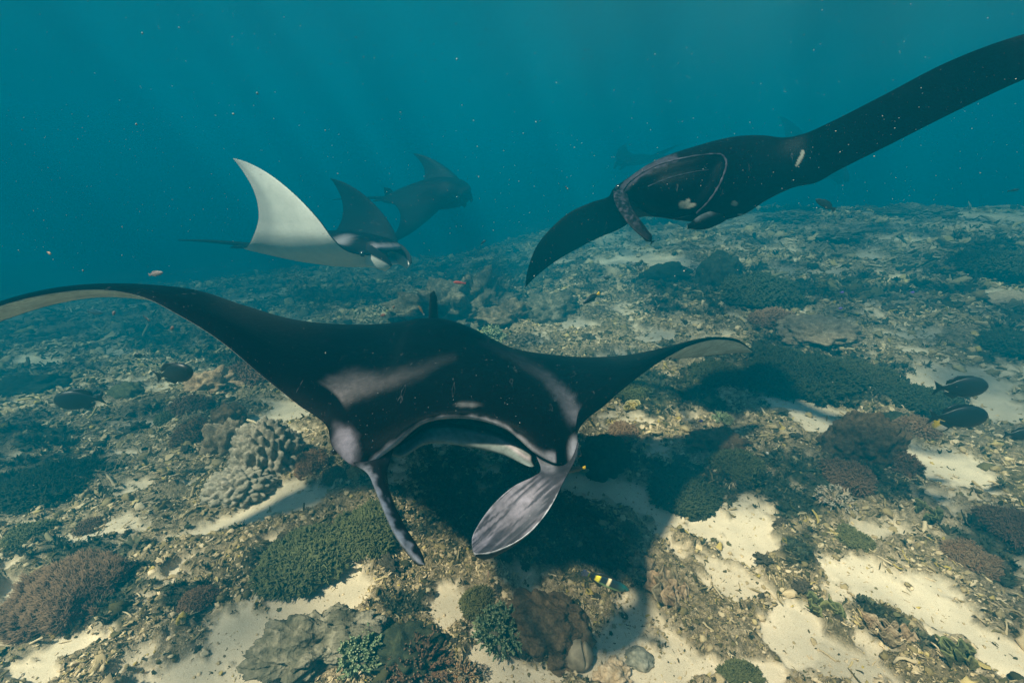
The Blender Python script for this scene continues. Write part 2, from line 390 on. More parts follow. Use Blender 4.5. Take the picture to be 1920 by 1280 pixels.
# ------------------------------------------------------------------ water surface from below, painted dapple shaping the sun, and the water itself
m, nt, b = mat('water_surface'); nt.nodes.remove(b); M['surf'] = m
out = nt.nodes['Material Output']
tr = nt.nodes.new('ShaderNodeBsdfTransparent'); gl = nt.nodes.new('ShaderNodeBsdfGlossy'); gl.inputs['Roughness'].default_value = .4; gl.inputs['Color'].default_value = (.7, .95, 1, 1)
tc = nt.nodes.new('ShaderNodeTexCoord')
nz = nt.nodes.new('ShaderNodeTexNoise'); nz.inputs['Scale'].default_value = .8; nz.inputs['Detail'].default_value = 3; nt.links.new(tc.outputs['Object'], nz.inputs['Vector'])
mx = nt.nodes.new('ShaderNodeMix'); mx.data_type = 'RGBA'; mx.blend_type = 'ADD'; mx.inputs[0].default_value = .35
nt.links.new(tc.outputs['Object'], mx.inputs[6]); nt.links.new(nz.outputs['Color'], mx.inputs[7])
vo = nt.nodes.new('ShaderNodeTexVoronoi'); vo.feature = 'SMOOTH_F1'; vo.inputs['Scale'].default_value = 1.25; vo.inputs['Smoothness'].default_value = .35
nt.links.new(mx.outputs[2], vo.inputs['Vector'])
cr = ramp(nt, [(.15, (.2, .2, .2)), (.36, (.5, .5, .5)), (.54, (1, 1, 1))]); nt.links.new(vo.outputs['Distance'], cr.inputs[0]);  # caustic dapple painted as transparency, breaks the sun into patches and shafts
lo = nt.nodes.new('ShaderNodeTexNoise'); lo.inputs['Scale'].default_value = .55; lo.inputs['Detail'].default_value = 2; nt.links.new(tc.outputs['Object'], lo.inputs['Vector'])
lr = ramp(nt, [(.36, (.5, .5, .5)), (.56, (1, 1, 1))]); nt.links.new(lo.outputs['Fac'], lr.inputs[0])  # broad blotches added to vary the light on the floor
nt.links.new(mix(nt, 1.0, cr.outputs[0], lr.outputs[0], 'MULTIPLY'), tr.inputs['Color'])
fr = nt.nodes.new('ShaderNodeFresnel'); fr.inputs['IOR'].default_value = 1.33
bw = nt.nodes.new('ShaderNodeTexNoise'); bw.inputs['Scale'].default_value = 1.5; bw.inputs['Detail'].default_value = 4; nt.links.new(tc.outputs['Object'], bw.inputs['Vector'])
bb = nt.nodes.new('ShaderNodeBump'); bb.inputs['Strength'].default_value = .12; bb.inputs['Distance'].default_value = .06; nt.links.new(bw.outputs['Fac'], bb.inputs['Height'])
nt.links.new(bb.outputs[0], gl.inputs['Normal'])
ms = nt.nodes.new('ShaderNodeMixShader'); nt.links.new(fr.outputs[0], ms.inputs[0]); nt.links.new(tr.outputs[0], ms.inputs[1]); nt.links.new(gl.outputs[0], ms.inputs[2]); nt.links.new(ms.outputs[0], out.inputs['Surface'])
W_ = 195.
ws = link('water_surface', mesh('water_surface', [(-W_, -W_, SURFACE_Z), (W_, -W_, SURFACE_Z), (W_, W_, SURFACE_Z), (-W_, W_, SURFACE_Z)], [(0, 1, 2, 3)], m, smooth=False)); tag(ws, kind='structure')
m, nt, b = mat('sea_water'); nt.nodes.remove(b); M['water'] = m
pv = nt.nodes.new('ShaderNodeVolumePrincipled')
pv.inputs['Color'].default_value = (.0, .096, .146, 1); pv.inputs['Density'].default_value = .30; pv.inputs['Anisotropy'].default_value = .05
pv.inputs['Absorption Color'].default_value = (.09, .24, .30, 1)
nt.links.new(pv.outputs[0], nt.nodes['Material Output'].inputs['Volume'])
B0, B1, ZB, ZT = -200., 200., -3.2, SURFACE_Z+.06
hv = [(x, y, z) for z in (ZB, ZT) for y in (B0, B1) for x in (B0, B1)]
hz = link('haze', mesh('haze', hv, [(0, 2, 3, 1), (4, 5, 7, 6), (0, 1, 5, 4), (1, 3, 7, 5), (3, 2, 6, 7), (2, 0, 4, 6)], m, smooth=False)); tag(hz, kind='stuff')

# ------------------------------------------------------------------ coral rubble: real chips strewn over the floor (nobody could count them)
def gn_scatter(name, pts, rots, scales, coll, tone=None, label=None):
    me = bpy.data.meshes.new(name+'_points'); n = len(pts)
    me.vertices.add(n); me.vertices.foreach_set('co', np.asarray(pts, np.float32).ravel())
    a = me.attributes.new('rot', 'FLOAT_VECTOR', 'POINT'); a.data.foreach_set('vector', np.asarray(rots, np.float32).ravel())
    a = me.attributes.new('scl', 'FLOAT_VECTOR', 'POINT'); a.data.foreach_set('vector', np.asarray(scales, np.float32).ravel())
    a = me.attributes.new('tone', 'FLOAT', 'POINT'); a.data.foreach_set('value', np.ones(n, np.float32) if tone is None else np.asarray(tone, np.float32))
    me.update(); o = link(name, me)
    ng = bpy.data.node_groups.new(name+'_nodes', 'GeometryNodeTree')
    ng.interface.new_socket('Geometry', in_out='INPUT', socket_type='NodeSocketGeometry')
    ng.interface.new_socket('Geometry', in_out='OUTPUT', socket_type='NodeSocketGeometry')
    L = ng.links; gi = ng.nodes.new('NodeGroupInput'); go = ng.nodes.new('NodeGroupOutput')
    ci = ng.nodes.new('GeometryNodeCollectionInfo'); ci.inputs['Collection'].default_value = coll
    ci.inputs['Separate Children'].default_value = True; ci.inputs['Reset Children'].default_value = True
    ip = ng.nodes.new('GeometryNodeInstanceOnPoints'); ip.inputs['Pick Instance'].default_value = True
    r1 = ng.nodes.new('GeometryNodeInputNamedAttribute'); r1.data_type = 'FLOAT_VECTOR'; r1.inputs[0].default_value = 'rot'
    s1 = ng.nodes.new('GeometryNodeInputNamedAttribute'); s1.data_type = 'FLOAT_VECTOR'; s1.inputs[0].default_value = 'scl'
    e2 = ng.nodes.new('FunctionNodeEulerToRotation')
    L.new(gi.outputs[0], ip.inputs['Points']); L.new(ci.outputs[0], ip.inputs['Instance'])
    L.new(r1.outputs[0], e2.inputs[0]); L.new(e2.outputs[0], ip.inputs['Rotation']); L.new(s1.outputs[0], ip.inputs['Scale'])
    L.new(ip.outputs[0], go.inputs[0])
    md = o.modifiers.new('scatter', 'NODES'); md.node_group = ng
    tag(o, label=label, kind='stuff'); return o
def lump(seed, sub=2, amp=.35, fr=1.3, sc=(1, 1, 1)):
    V, F = icov(sub); q = V*fr+seed*7.3
    V = V*(1+amp*pn3(q[:, 0], q[:, 1], q[:, 2])[:, None]*1.6)*np.array(sc); return V, F
def chipmesh(i):
    r = np.random.default_rng(100+i); k = [1, 2, 0, 1, 3, 4, 1, 2, 3, 1][i]
    if k == 0: return lump(i, 2, .5, 1.6, (1, .7, .5))
    if k == 1:   # broken finger of branching coral
        p = np.cumsum(np.vstack([[0, 0, 0], r.normal((.65, 0, 0), .17, (4, 3))]), 0)-np.array((1.3, 0, 0)); return tube(p, [.20, .23, .17, .18, .11], 5)
    if k == 2:   # forked piece
        p = np.cumsum(np.vstack([[0, 0, 0], r.normal((.4, 0, 0), .12, (3, 3))]), 0)-np.array((.7, 0, 0)); a = tube(p, [.22, .22, .18, .12], 5)
        q = np.vstack([p[1], p[1]+[.3, .4, .05], p[1]+[.45, .85, .2]]); c = tube(q, [.18, .15, .09], 5); return join([a, c])
    if k == 3:   # plate fragment, curled
        V, F = lump(i, 2, .45, 1.2, (1, .8, .13)); V[:, 2] += .35*V[:, 0]**2; return V, F
    V, F = lump(i, 2, .6, 2.2, (.8, .7, .7)); return V, F
cc = bpy.data.collections.new('chip_kinds')
for i in range(10):
    V, F = chipmesh(i); me = mesh('chip', V, F, M['chip'])
    cc.objects.link(bpy.data.objects.new('chip', me))
def scatter_pts(n, r0, r1, amax, seed, keep):
    g = np.random.default_rng(seed)
    r = r0*(r1/r0)**g.random(n); a = g.uniform(-rad(amax), rad(amax), n); x, y = np.sin(a)*r, np.cos(a)*r
    s, al = masks(x, y); k = keep(x, y, s, al, g); x, y, r, s, al = x[k], y[k], r[k], s[k], al[k]
    return x, y, Hfull(x, y, s), r, s, al, g
x, y, z, r, s, al, g = scatter_pts(350000, .6, 9, 72, 3, lambda x, y, s, al, g: (g.random(len(x)) < (1-s)**1.2*(.22+.6*S(fbm2(x*3+5, y*3, 3)*2.5+.55))*(1-.8*al)) | (g.random(len(x)) < .07))
n = len(x); sz = g.lognormal(math.log(.0062), .55, n)*np.clip(r/2.0, .8, 3.2)**.85; sz = np.clip(sz, .0025, .05)*np.where(s > .85, .6, 1)
print('chips', n)
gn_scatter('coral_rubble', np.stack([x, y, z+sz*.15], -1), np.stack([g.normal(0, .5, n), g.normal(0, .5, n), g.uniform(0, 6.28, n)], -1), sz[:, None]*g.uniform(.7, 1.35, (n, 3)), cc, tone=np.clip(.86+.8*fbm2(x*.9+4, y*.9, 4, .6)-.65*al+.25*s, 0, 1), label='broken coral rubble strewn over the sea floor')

x, y, z, r, s, al, g = scatter_pts(60000, 6.5, 20, 55, 8, lambda x, y, s, al, g: g.random(len(x)) < (1-s)*(.4+.6*S(fbm2(x*1.2+5, y*1.2, 3)*2.5+.5)))
n = len(x); sz = np.clip(g.lognormal(math.log(.03), .5, n)*(r/8)**.7, .01, .14)
gn_scatter('distant_coral_rubble', np.stack([x, y, z+sz*.15], -1), np.stack([g.normal(0, .5, n), g.normal(0, .5, n), g.uniform(0, 6.28, n)], -1), sz[:, None]*g.uniform(.7, 1.35, (n, 3)), cc, tone=np.clip(.78+.8*fbm2(x*.9+4, y*.9, 4, .6)-.65*al+.25*s, 0, 1)*.65, label='coarse coral rubble on the far slope of the reef')  # tone lowered to paint the haze's fade onto the far rubble

# low tufts of dark algae on the mats and the painted shadow patches
def tuft(i):
    r = np.random.default_rng(200+i); out = []
    for k in range(16):
        a, t = r.uniform(0, 6.28), r.uniform(.1, 1.1); d = np.array((math.cos(a)*math.sin(t), math.sin(a)*math.sin(t), math.cos(t)))
        p0 = d*np.array((.5, .5, .0)); L = r.uniform(.5, 1.1); side = np.array((-math.sin(a), math.cos(a), 0))*.13
        p1, p2 = p0+d*L*.55+[0, 0, .1], p0+d*L+r.normal(0, .12, 3)
        V = np.array([p0-side, p0+side, p1+side*1.2, p1-side*1.2, p2+side*.7, p2-side*.7]); out.append((V, np.array([[0, 1, 2, 3], [3, 2, 4, 5]])))
    return join(out)
m, nt, b = mat('algae_tuft'); M['tuft'] = m
oi = nt.nodes.new('ShaderNodeObjectInfo'); r_ = ramp(nt, [(0, (.014, .022, .013)), (.5, (.035, .045, .022)), (.85, (.07, .075, .035)), (1, (.13, .11, .06))]); nt.links.new(oi.outputs['Random'], r_.inputs[0]); nt.links.new(r_.outputs[0], b.inputs['Base Color']); b.inputs['Roughness'].default_value = .9
ct = bpy.data.collections.new('tuft_kinds')
for i in range(5):
    V, F = tuft(i); ct.objects.link(bpy.data.objects.new('tuft', mesh('tuft', V, F, M['tuft'])))
x, y, z, r, s, al, g = scatter_pts(60000, .75, 11, 58, 5, lambda x, y, s, al, g: g.random(len(x)) < al**1.3*.75+.02*(1-s))
n = len(x); sz = g.lognormal(math.log(.014), .4, n)*np.clip(r/2.0, .75, 3.)**.9
print('tufts', n)
gn_scatter('algae_tufts', np.stack([x, y, z-sz*.1], -1), np.stack([g.normal(0, .3, n), g.normal(0, .3, n), g.uniform(0, 6.28, n)], -1), sz[:, None]*g.uniform(.7, 1.4, (n, 3)), ct, label='dark algae tufts matting the sea floor')

# ================================================================== MANTA RAYS
def loft_body(name, C, ns, per, pigf, mats, parent=None, thin=(0, 1)):
    """C [stations, controls, 3] closed sections; pigf(points, u, v) gives the pigment"""
    C = np.asarray(C, float)
    cen = C.mean(1); t = np.concatenate([[0], np.cumsum(np.linalg.norm(np.diff(cen, axis=0), axis=1)+.02)])
    q = np.linspace(0, t[-1], ns); G = hermite(C, t, q)
    G, v = around(G, per); n, m = G.shape[:2]
    V = G.reshape(-1, 3); F = grid_faces(n, m, True)
    u = np.repeat(q/t[-1], m); vv = np.tile(v, n); st = np.repeat(np.interp(q, t, np.arange(len(t))), m)
    c0, c1 = len(V), len(V)+1
    V = np.vstack([V, G[0].mean(0), G[-1].mean(0)]); u = np.append(u, [0, 1]); vv = np.append(vv, [0, 0]); st = np.append(st, [0, len(t)-1])
    faces = F.tolist()+[[(j+1) % m, j, c0] for j in range(m)]+[[(n-1)*m+j, (n-1)*m+(j+1) % m, c1] for j in range(m)]
    me = mesh(name, V, faces, mats, {'pig': pigf(V, st, vv)}); clean(me)
    return me
def seg_dist(px, py, L):
    """distance from points to a polyline"""
    out = np.full(np.shape(px), 1e9)
    for (ax, ay), (bx, by) in zip(L[:-1], L[1:]):
        dx, dy = bx-ax, by-ay; t = np.clip(((px-ax)*dx+(py-ay)*dy)/(dx*dx+dy*dy+1e-9), 0, 1)
        out = np.minimum(out, np.hypot(px-ax-t*dx, py-ay-t*dy))
    return out
BLACK = np.array((.0008, .0013, .0018)); WHITE = np.array((.74, .73, .68)); GREY = np.array((.20, .20, .22))
def blend(c, k, col): k = np.clip(k, 0, 1)[:, None]; return c*(1-k)+np.asarray(col)*k

# ---- the near manta: sections from its wing tip at one end to the other; each row LE, U1, U2, U3, TE as (px, py, depth)
FR = [
 ((-210, 690, 1.52), (-212, 688, 1.53), (-214, 688, 1.54), (-214, 692, 1.56), (-212, 696, 1.56)),
 ((-90, 612, 1.54), (-92, 604, 1.56), (-92, 602, 1.59), (-92, 612, 1.63), (-90, 640, 1.66)),
 ((0, 573, 1.58), (0, 567, 1.60), (0, 565, 1.64), (0, 574, 1.70), (0, 602, 1.74)),
 ((100, 549, 1.62), (100, 542, 1.65), (100, 540, 1.70), (100, 547, 1.77), (100, 570, 1.82)),
 ((200, 543, 1.64), (202, 535, 1.68), (204, 531, 1.75), (204, 538, 1.85), (200, 556, 1.90)),
 ((272, 557, 1.63), (282, 543, 1.68), (290, 534, 1.80), (291, 540, 1.93), (284, 561, 2.02)),
 ((342, 592, 1.60), (352, 566, 1.68), (366, 545, 1.85), (370, 548, 2.02), (362, 568, 2.16)),
 ((414, 636, 1.56), (430, 600, 1.67), (450, 575, 1.90), (456, 573, 2.12), (450, 590, 2.30)),
 ((492, 700, 1.50), (512, 648, 1.64), (535, 603, 1.94), (548, 599, 2.24), (545, 614, 2.46)),
 ((560, 754, 1.44), (582, 692, 1.57), (615, 624, 1.92), (645, 608, 2.30), (655, 624, 2.60)),
 ((614, 796, 1.39), (640, 730, 1.51), (682, 650, 1.83), (715, 607, 2.28), (735, 622, 2.70)),
 ((628, 838, 1.33), (672, 775, 1.40), (722, 685, 1.66), (756, 603, 2.22), (765, 622, 2.76)),
 ((680, 872, 1.28), (705, 800, 1.33), (748, 690, 1.60), (778, 599, 2.18), (783, 620, 2.80)),
 ((738, 838, 1.30), (748, 775, 1.35), (775, 685, 1.60), (795, 597, 2.16), (798, 620, 2.82)),
 ((790, 796, 1.34), (800, 755, 1.38), (812, 680, 1.61), (817, 597, 2.14), (812, 620, 2.84)),
 ((870, 784, 1.36), (872, 745, 1.40), (868, 680, 1.62), (853, 603, 2.12), (830, 622, 2.84)),
 ((945, 803, 1.35), (940, 760, 1.39), (925, 690, 1.62), (890, 617, 2.11), (850, 630, 2.82)),
 ((1008, 852, 1.30), (1000, 790, 1.35), (975, 705, 1.62), (925, 636, 2.12), (880, 642, 2.80)),
 ((1048, 868, 1.29), (1040, 800, 1.36), (1012, 710, 1.66), (955, 650, 2.14), (905, 655, 2.76)),
 ((1080, 856, 1.33), (1070, 795, 1.42), (1045, 712, 1.72), (985, 658, 2.18), (930, 664, 2.74)),
 ((1084, 808, 1.42), (1085, 760, 1.52), (1075, 700, 1.80), (1030, 664, 2.22), (985, 672, 2.72)),
 ((1140, 752, 1.62), (1141, 715, 1.73), (1128, 684, 1.95), (1102, 669, 2.26), (1075, 680, 2.66)),
 ((1200, 703, 1.85), (1198, 682, 1.93), (1188, 670, 2.10), (1176, 665, 2.35), (1165, 676, 2.64)),
 ((1254, 667, 2.06), (1252, 657, 2.12), (1250, 652, 2.25), (1248, 652, 2.42), (1246, 672, 2.62)),
 ((1300, 645, 2.24), (1300, 639, 2.29), (1300, 637, 2.38), (1302, 641, 2.50), (1300, 669, 2.64)),
 ((1348, 636, 2.40), (1348, 632, 2.44), (1348, 632, 2.50), (1350, 638, 2.58), (1350, 664, 2.68)),
 ((1388, 643, 2.52), (1388, 639, 2.54), (1388, 639, 2.58), (1389, 644, 2.64), (1388, 661, 2.70)),
 ((1411, 658, 2.62), (1412, 657, 2.63), (1412, 657, 2.64), (1412, 659, 2.66), (1410, 660, 2.66)),
]
JAW = {13: ((752, 836, 1.42), (752, 850, 1.44)), 14: ((802, 806, 1.44), (800, 829, 1.47)), 15: ((870, 808, 1.47), (870, 833, 1.50)), 16: ((938, 824, 1.46), (935, 847, 1.49)), 17: ((996, 860, 1.36), (994, 864, 1.37))}
C = []
for i, row in enumerate(FR):
    LE, U1, U2, U3, TE = [P(*p) for p in row]
    span = np.linalg.norm(LE-TE); th = .028*min(1, span/.5)
    head = math.exp(-((i-15)/3.6)**2)
    dn = np.array((0, 0, -1.))
    if i < 7 or i > 21:      # wing: the white underside closes close below
        nrm = np.cross(TE-LE, U2-LE); nrm /= np.linalg.norm(nrm)+1e-9
        nd = (U2-(LE+TE)/2); nd /= np.linalg.norm(nd)+1e-9
        k = -nd*.010
        B3, B2, B1 = LE*.2+TE*.8+k*.4, LE*.5+TE*.5+k, LE*.78+TE*.22+k
        Jp, Gp = LE*.9+TE*.1+k*.8, LE*.97+TE*.03+k*.5
    else:
        def low(f, t): return LE*(1-f)+TE*f+dn*t
        t0 = .05+.20*head
        B3, B2, B1 = low(.82, t0*.35), low(.5, t0*.9), low(.2, t0*.6)
        Jp, Gp = low(.09, t0*.28), low(.03, .012)
        if i in JAW:
            Jp, B1 = P(*JAW[i][0]), P(*JAW[i][1]); Gp = LE*.35+Jp*.65+FW*.16+UP*.012
            B2 = B1*.6+TE*.4+dn*.12
    C.append([LE, U1, U2, U3, TE, B3, B2, B1, Jp, Gp])
SH_L = [(640, 738), (668, 722), (740, 712), (800, 690), (850, 668)]  # pale shoulder patches, the back's soft highlights painted in with them
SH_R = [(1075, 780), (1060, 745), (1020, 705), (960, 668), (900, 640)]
def pig_front(V, st, v):
    px, py, d = pix(V); c = np.tile(BLACK, (len(V), 1))
    nz_ = pn3(V[:, 0]*9, V[:, 1]*9, V[:, 2]*9); nf = pn3(V[:, 0]*34, V[:, 1]*34, V[:, 2]*34)
    up = S((v+.35)/.5)*S((4.2-v)/.4) * (v < 4.4) + (v > 9.75)*1.0
    up = np.clip(up, 0, 1)
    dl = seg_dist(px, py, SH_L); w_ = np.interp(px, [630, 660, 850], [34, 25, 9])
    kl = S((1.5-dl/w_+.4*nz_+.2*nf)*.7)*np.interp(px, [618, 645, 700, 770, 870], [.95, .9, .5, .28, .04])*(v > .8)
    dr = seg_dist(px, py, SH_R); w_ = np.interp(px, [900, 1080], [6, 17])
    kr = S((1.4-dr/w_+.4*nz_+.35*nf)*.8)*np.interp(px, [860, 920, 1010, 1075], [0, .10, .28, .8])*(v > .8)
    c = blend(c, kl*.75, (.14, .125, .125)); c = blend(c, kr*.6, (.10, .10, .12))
    lip = (st > 12.2)*(st < 17.8)*S(1.2-np.abs(v-.02)/.30+.35*nf+.2*nz_)*S((5-np.abs(v-5))*0+1)
    c = blend(c, lip*.9*((v < .8) | (v > 9.8)), (.34, .33, .37))
    # pale cheeks beside the eyes
    ch = S(1.25-np.hypot((px-642-.25*(py-800))/26, (py-832)/44)+.55*nz_+.2*nf)*((v < 1.2) | (v > 8.5)); c = blend(c, ch*.75, (.25, .23, .27))
    ch = S(1.3-np.hypot((px-1078)/13, (py-848)/26)+.3*nz_)*((v < 1.2) | (v > 8.5)); c = blend(c, ch*.9, (.34, .33, .36))
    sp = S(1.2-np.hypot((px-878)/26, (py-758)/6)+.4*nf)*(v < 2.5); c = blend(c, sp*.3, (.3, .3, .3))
    un = ((v > 4.45) & (v < 8.9)); un = un*(1-S((st-16.1)/.5)*(st < 19)); c = blend(c, un*1.0, WHITE*np.array((1, 1, .94)))
    jw = (st > 12.3)*(st < 17)*(v > 5.6); c = blend(c, jw*(v < 8.3)*1., (.17, .20, .19)); c = blend(c, jw*np.exp(-((v-8)/.16)**2), (.42, .38, .40))  # jaw's white toned down in the pigment as shade, pale lip rim
    wing = (st < 10.2) | (st > 20); edge = wing*((v > 8.9) & (v < 9.72)); c = blend(c, edge*.95, WHITE)
    inner = (~wing) & (v > 8.75) & (v < 9.55)*(st > 12)*(st < 18); c = blend(c, inner*1., (.02, .025, .03))  # mouth groove painted dark for the shade inside
    return np.clip(c*(1+.12*nf[:, None]), .001, .8)
root = link('manta_ray', None, loc=Vector(P(860, 760, 2.0)))
tag(root, 'black backed manta ray with curled head fins swimming towards the viewer, nearest of all', 'manta ray', 'manta rays over the reef')
def local(me, r):
    n = len(me.vertices); a = np.empty(n*3, np.float32); me.vertices.foreach_get('co', a)
    a = a.reshape(-1, 3)-np.array(r.location); me.vertices.foreach_set('co', a.ravel()); me.update(); return me
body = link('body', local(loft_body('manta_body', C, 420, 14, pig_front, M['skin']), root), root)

def strip(name, rows, th, ns, pigf, mats, cup=0.0, nrm_ref=None):
    """fin blade: rows (A, B) edges as points; thickness th; cup bows the blade away from the viewer"""
    A = np.array([r[0] for r in rows]); B = np.array([r[1] for r in rows]); mid = (A+B)/2
    t = np.concatenate([[0], np.cumsum(np.linalg.norm(np.diff(mid, axis=0), axis=1))])
    T = np.gradient(mid, axis=0); Nn = np.cross(T, B-A); Nn /= np.linalg.norm(Nn, axis=1)[:, None]+1e-9
    toc = CAM-mid
    Nn *= np.sign((Nn*toc).sum(1))[:, None]
    wd = np.linalg.norm(B-A, axis=1)[:, None]
    tt = np.minimum(th, wd*.45)
    c = -Nn*wd*cup
    Cc = np.stack([A, A*.8+B*.2+Nn*tt*.6+c*.6, mid+Nn*tt+c, A*.2+B*.8+Nn*tt*.6+c*.6, B, A*.2+B*.8-Nn*tt*.6+c*.6, mid-Nn*tt+c, A*.8+B*.2-Nn*tt*.6+c*.6], 1)
    return loft_body(name, Cc, ns, 10, pigf, mats)
LF = [((648, 835, 1.33), (745, 800, 1.36)), ((662, 868, 1.29), (738, 842, 1.32)), ((688, 886, 1.25), (727, 880, 1.29)), ((703, 915, 1.20), (729, 915, 1.25)), ((722, 960, 1.15), (742, 955, 1.21)),
      ((742, 1002, 1.11), (762, 995, 1.17)), ((768, 1036, 1.08), (781, 1028, 1.13)), ((788, 1055, 1.06), (794, 1052, 1.08)), ((797, 1058, 1.06), (797, 1058, 1.062))]
def pig_lf(V, st, v):
    nf = pn3(V[:, 0]*60, V[:, 1]*60, V[:, 2]*60); c = np.tile(np.array((.010, .011, .013)), (len(V), 1))
    dv = np.minimum(v, 8-v); k = S(1.3-dv/1.0+.8*nf)*S((st-1.0)/1.2); return blend(c, k, (.32, .32, .35))
fl = link('cephalic_fin', local(strip('cephalic_fin', [(P(*a), P(*b_)) for a, b_ in LF], .016, 70, pig_lf, M['skin']), root), root)
fl['label'] = 'slender head fin seen edge on with a pale rim'
RF = [((1086, 830, 1.36), (985, 815, 1.40)), ((1078, 862, 1.30), (1002, 848, 1.34)), ((1066, 885, 1.24), (1014, 880, 1.28)), ((1052, 912, 1.18), (1000, 893, 1.24)), ((1038, 940, 1.13), (962, 912, 1.22)), ((1018, 970, 1.09), (925, 945, 1.19)),
      ((990, 1000, 1.07), (900, 978, 1.16)), ((955, 1022, 1.06), (886, 1005, 1.13)), ((920, 1035, 1.06), (885, 1022, 1.10)), ((893, 1038, 1.06), (887, 1034, 1.07))]
def pig_rf(V, st, v):
    px, py, d = pix(V); nf = pn3(V[:, 0]*70, V[:, 1]*70, V[:, 2]*70)
    # ridges running along the blade
    t = (px-885)*.75-(py-1035)*.66; s_2 = (px-885)*.66+(py-1035)*.75
    rg = pn3(s_2*.13, t*.012, 0*t+3)+.6*pn3(s_2*.27, t*.02, 0*t+9); c = np.tile(np.array((.045, .045, .055)), (len(V), 1))
    front = (v > .2) & (v < 3.9)
    c = blend(c, (front*S(.30+1.7*rg+.45*np.exp(-((v-2.9)/.9)**2)))*.8*S((st-2.2)/1.5), (.24, .22, .25))
    c = blend(c, (front*np.exp(-((v-1.3)/.55)**2))*.75*S((st-3)/1.5), (.055, .06, .07))
    dv = np.minimum(v, 8-v); k = S(1.2-dv/.30+.9*nf)*S((st-3)/1.5); c = blend(c, k, (.55, .55, .58))
    k = S(1.2-np.abs(v-4)/.3+.3*nf)*S((st-3)/1.5); c = blend(c, k*.8, (.42, .42, .46))
    c = blend(c, S((2.4-st)/1.0)*S(1.4-np.abs(v-3)/1.2)*.8, (.22, .22, .25)); c = blend(c, S((2.6-st)/1.0)*S(1.4-np.abs(v-1)/1.1)*.9, (.02, .022, .027))
    back = (v > 4.3) & (v < 7.8); return blend(c, back*.9, (.03, .03, .035))
frm = strip('cephalic_fin', [(P(*a), P(*b_)) for a, b_ in RF], .016, 240, pig_rf, M['skin'], cup=.26)
fr_ = link('cephalic_fin', local(frm, root), root)
fr_['label'] = 'broad spoon shaped head fin curled open with pale ridges'
# eyes, dorsal fin, tail, pelvic fins
for (ex, ey, ed) in ((627, 846, 1.345), (1085, 850, 1.37)):
    V, F = icov(3); V = V*np.array((.009, .011, .011))+P(ex, ey, ed); link('eye', local(mesh('eye', V, F, M['eye']), root), root)
def blade(pts, th, mats, pig, sub=3):
    """flat fin from an outline, swollen along its middle"""
    pts = np.array(pts, float); c = pts.mean(0); n = len(pts)
    nr = np.cross(pts[1]-pts[0], pts[n//2]-pts[0]); nr /= np.linalg.norm(nr)
    rings = [1, .7, .35]; V = [pts]; 
    for s in (1, -1):
        for k in rings[1:]: V.append(c+(pts-c)*k+nr*s*th*(1-k*k))
    V = np.vstack(V+[[c+nr*th], [c-nr*th]]); F = []
    def ring(a, b_, fl):
        for j in range(n):
            q = [a*n+j, a*n+(j+1) % n, b_*n+(j+1) % n, b_*n+j]; F.append(q[::-1] if fl else q)
    ring(0, 1, 0); ring(1, 2, 0); ring(0, 3, 1); ring(3, 4, 1)
    for j in range(n): F.append([2*n+j, 2*n+(j+1) % n, 5*n]); F.append([4*n+(j+1) % n, 4*n+j, 5*n+1])
    me = mesh('fin', V, F, mats, {'pig': np.tile(np.array(pig, float), (len(V), 1))}); clean(me); return me
p0 = P(815, 600, 2.62)
link('dorsal_fin', local(blade([p0+[-.03, -.10, -.05], p0+[-.028, -.02, .06], p0+[-.026, .04, .155], p0+[-.005, .07, .17], p0+[.012, .06, .13], p0+[.022, .02, -.05]], .010, M['skin'], (.006, .006, .007)), root), root)
tl = [P(805, 622, 2.75)+np.array((-.0, .0, -.02))+np.array((-.10, .22, -.04))*t*5 for t in np.linspace(0, 1, 14)]
V, F = tube(tl, np.linspace(.024, .004, 14), 8); link('tail', local(mesh('tail', V, F, M['skin'], {'pig': np.tile(BLACK, (len(V), 1))}), root), root)
for sx in (-1, 1):
    b0 = P(812, 622, 2.72)+np.array((sx*.08, 0, -.03))
    link('pelvic_fin', local(blade([b0, b0+[sx*.07, .02, -.01], b0+[sx*.10, .12, -.02], b0+[sx*.05, .19, -.03], b0+[0, .15, -.02]], .01, M['skin'], BLACK), root), root)

# ---- the black manta banking over the right side; rows top edge, bottom edge, depth, bulge towards and away from the viewer
from mathutils.bvhtree import BVHTree
RM = [((984, 541), (983, 541), 2.95, .002, .002), ((989, 508), (1002, 521), 2.92, .008, .012), ((1005, 464), (1040, 491), 2.87, .012, .02), ((1033, 428), (1086, 464), 2.82, .016, .03), ((1070, 397), (1126, 444), 2.76, .02, .04),
      ((1110, 379), (1160, 430), 2.68, .03, .05), ((1140, 369), (1186, 414), 2.58, .05, .07), ((1152, 352), (1207, 406), 2.46, .08, .16), ((1180, 332), (1234, 407), 2.38, .12, .30), ((1216, 308), (1264, 411), 2.33, .15, .42),
      ((1262, 288), (1294, 414), 2.31, .17, .5), ((1310, 273), (1327, 416), 2.30, .18, .55), ((1350, 262), (1363, 410), 2.31, .18, .55), ((1390, 255), (1400, 398), 2.31, .16, .5), ((1430, 254), (1438, 374), 2.28, .12, .4),
      ((1470, 258), (1485, 352), 2.22, .07, .25), ((1510, 250), (1530, 342), 2.14, .03, .10), ((1555, 230), (1568, 321), 2.04, .018, .05), ((1650, 182), (1668, 271), 1.86, .012, .035), ((1780, 115), (1795, 207), 1.66, .010, .03),
      ((1900, 70), (1915, 151), 1.50, .009, .022), ((2010, 42), (2020, 110), 1.40, .012, .02), ((2110, 32), (2115, 66), 1.35, .008, .01), ((2190, 34), (2190, 37), 1.34, .002, .002)]
C = []
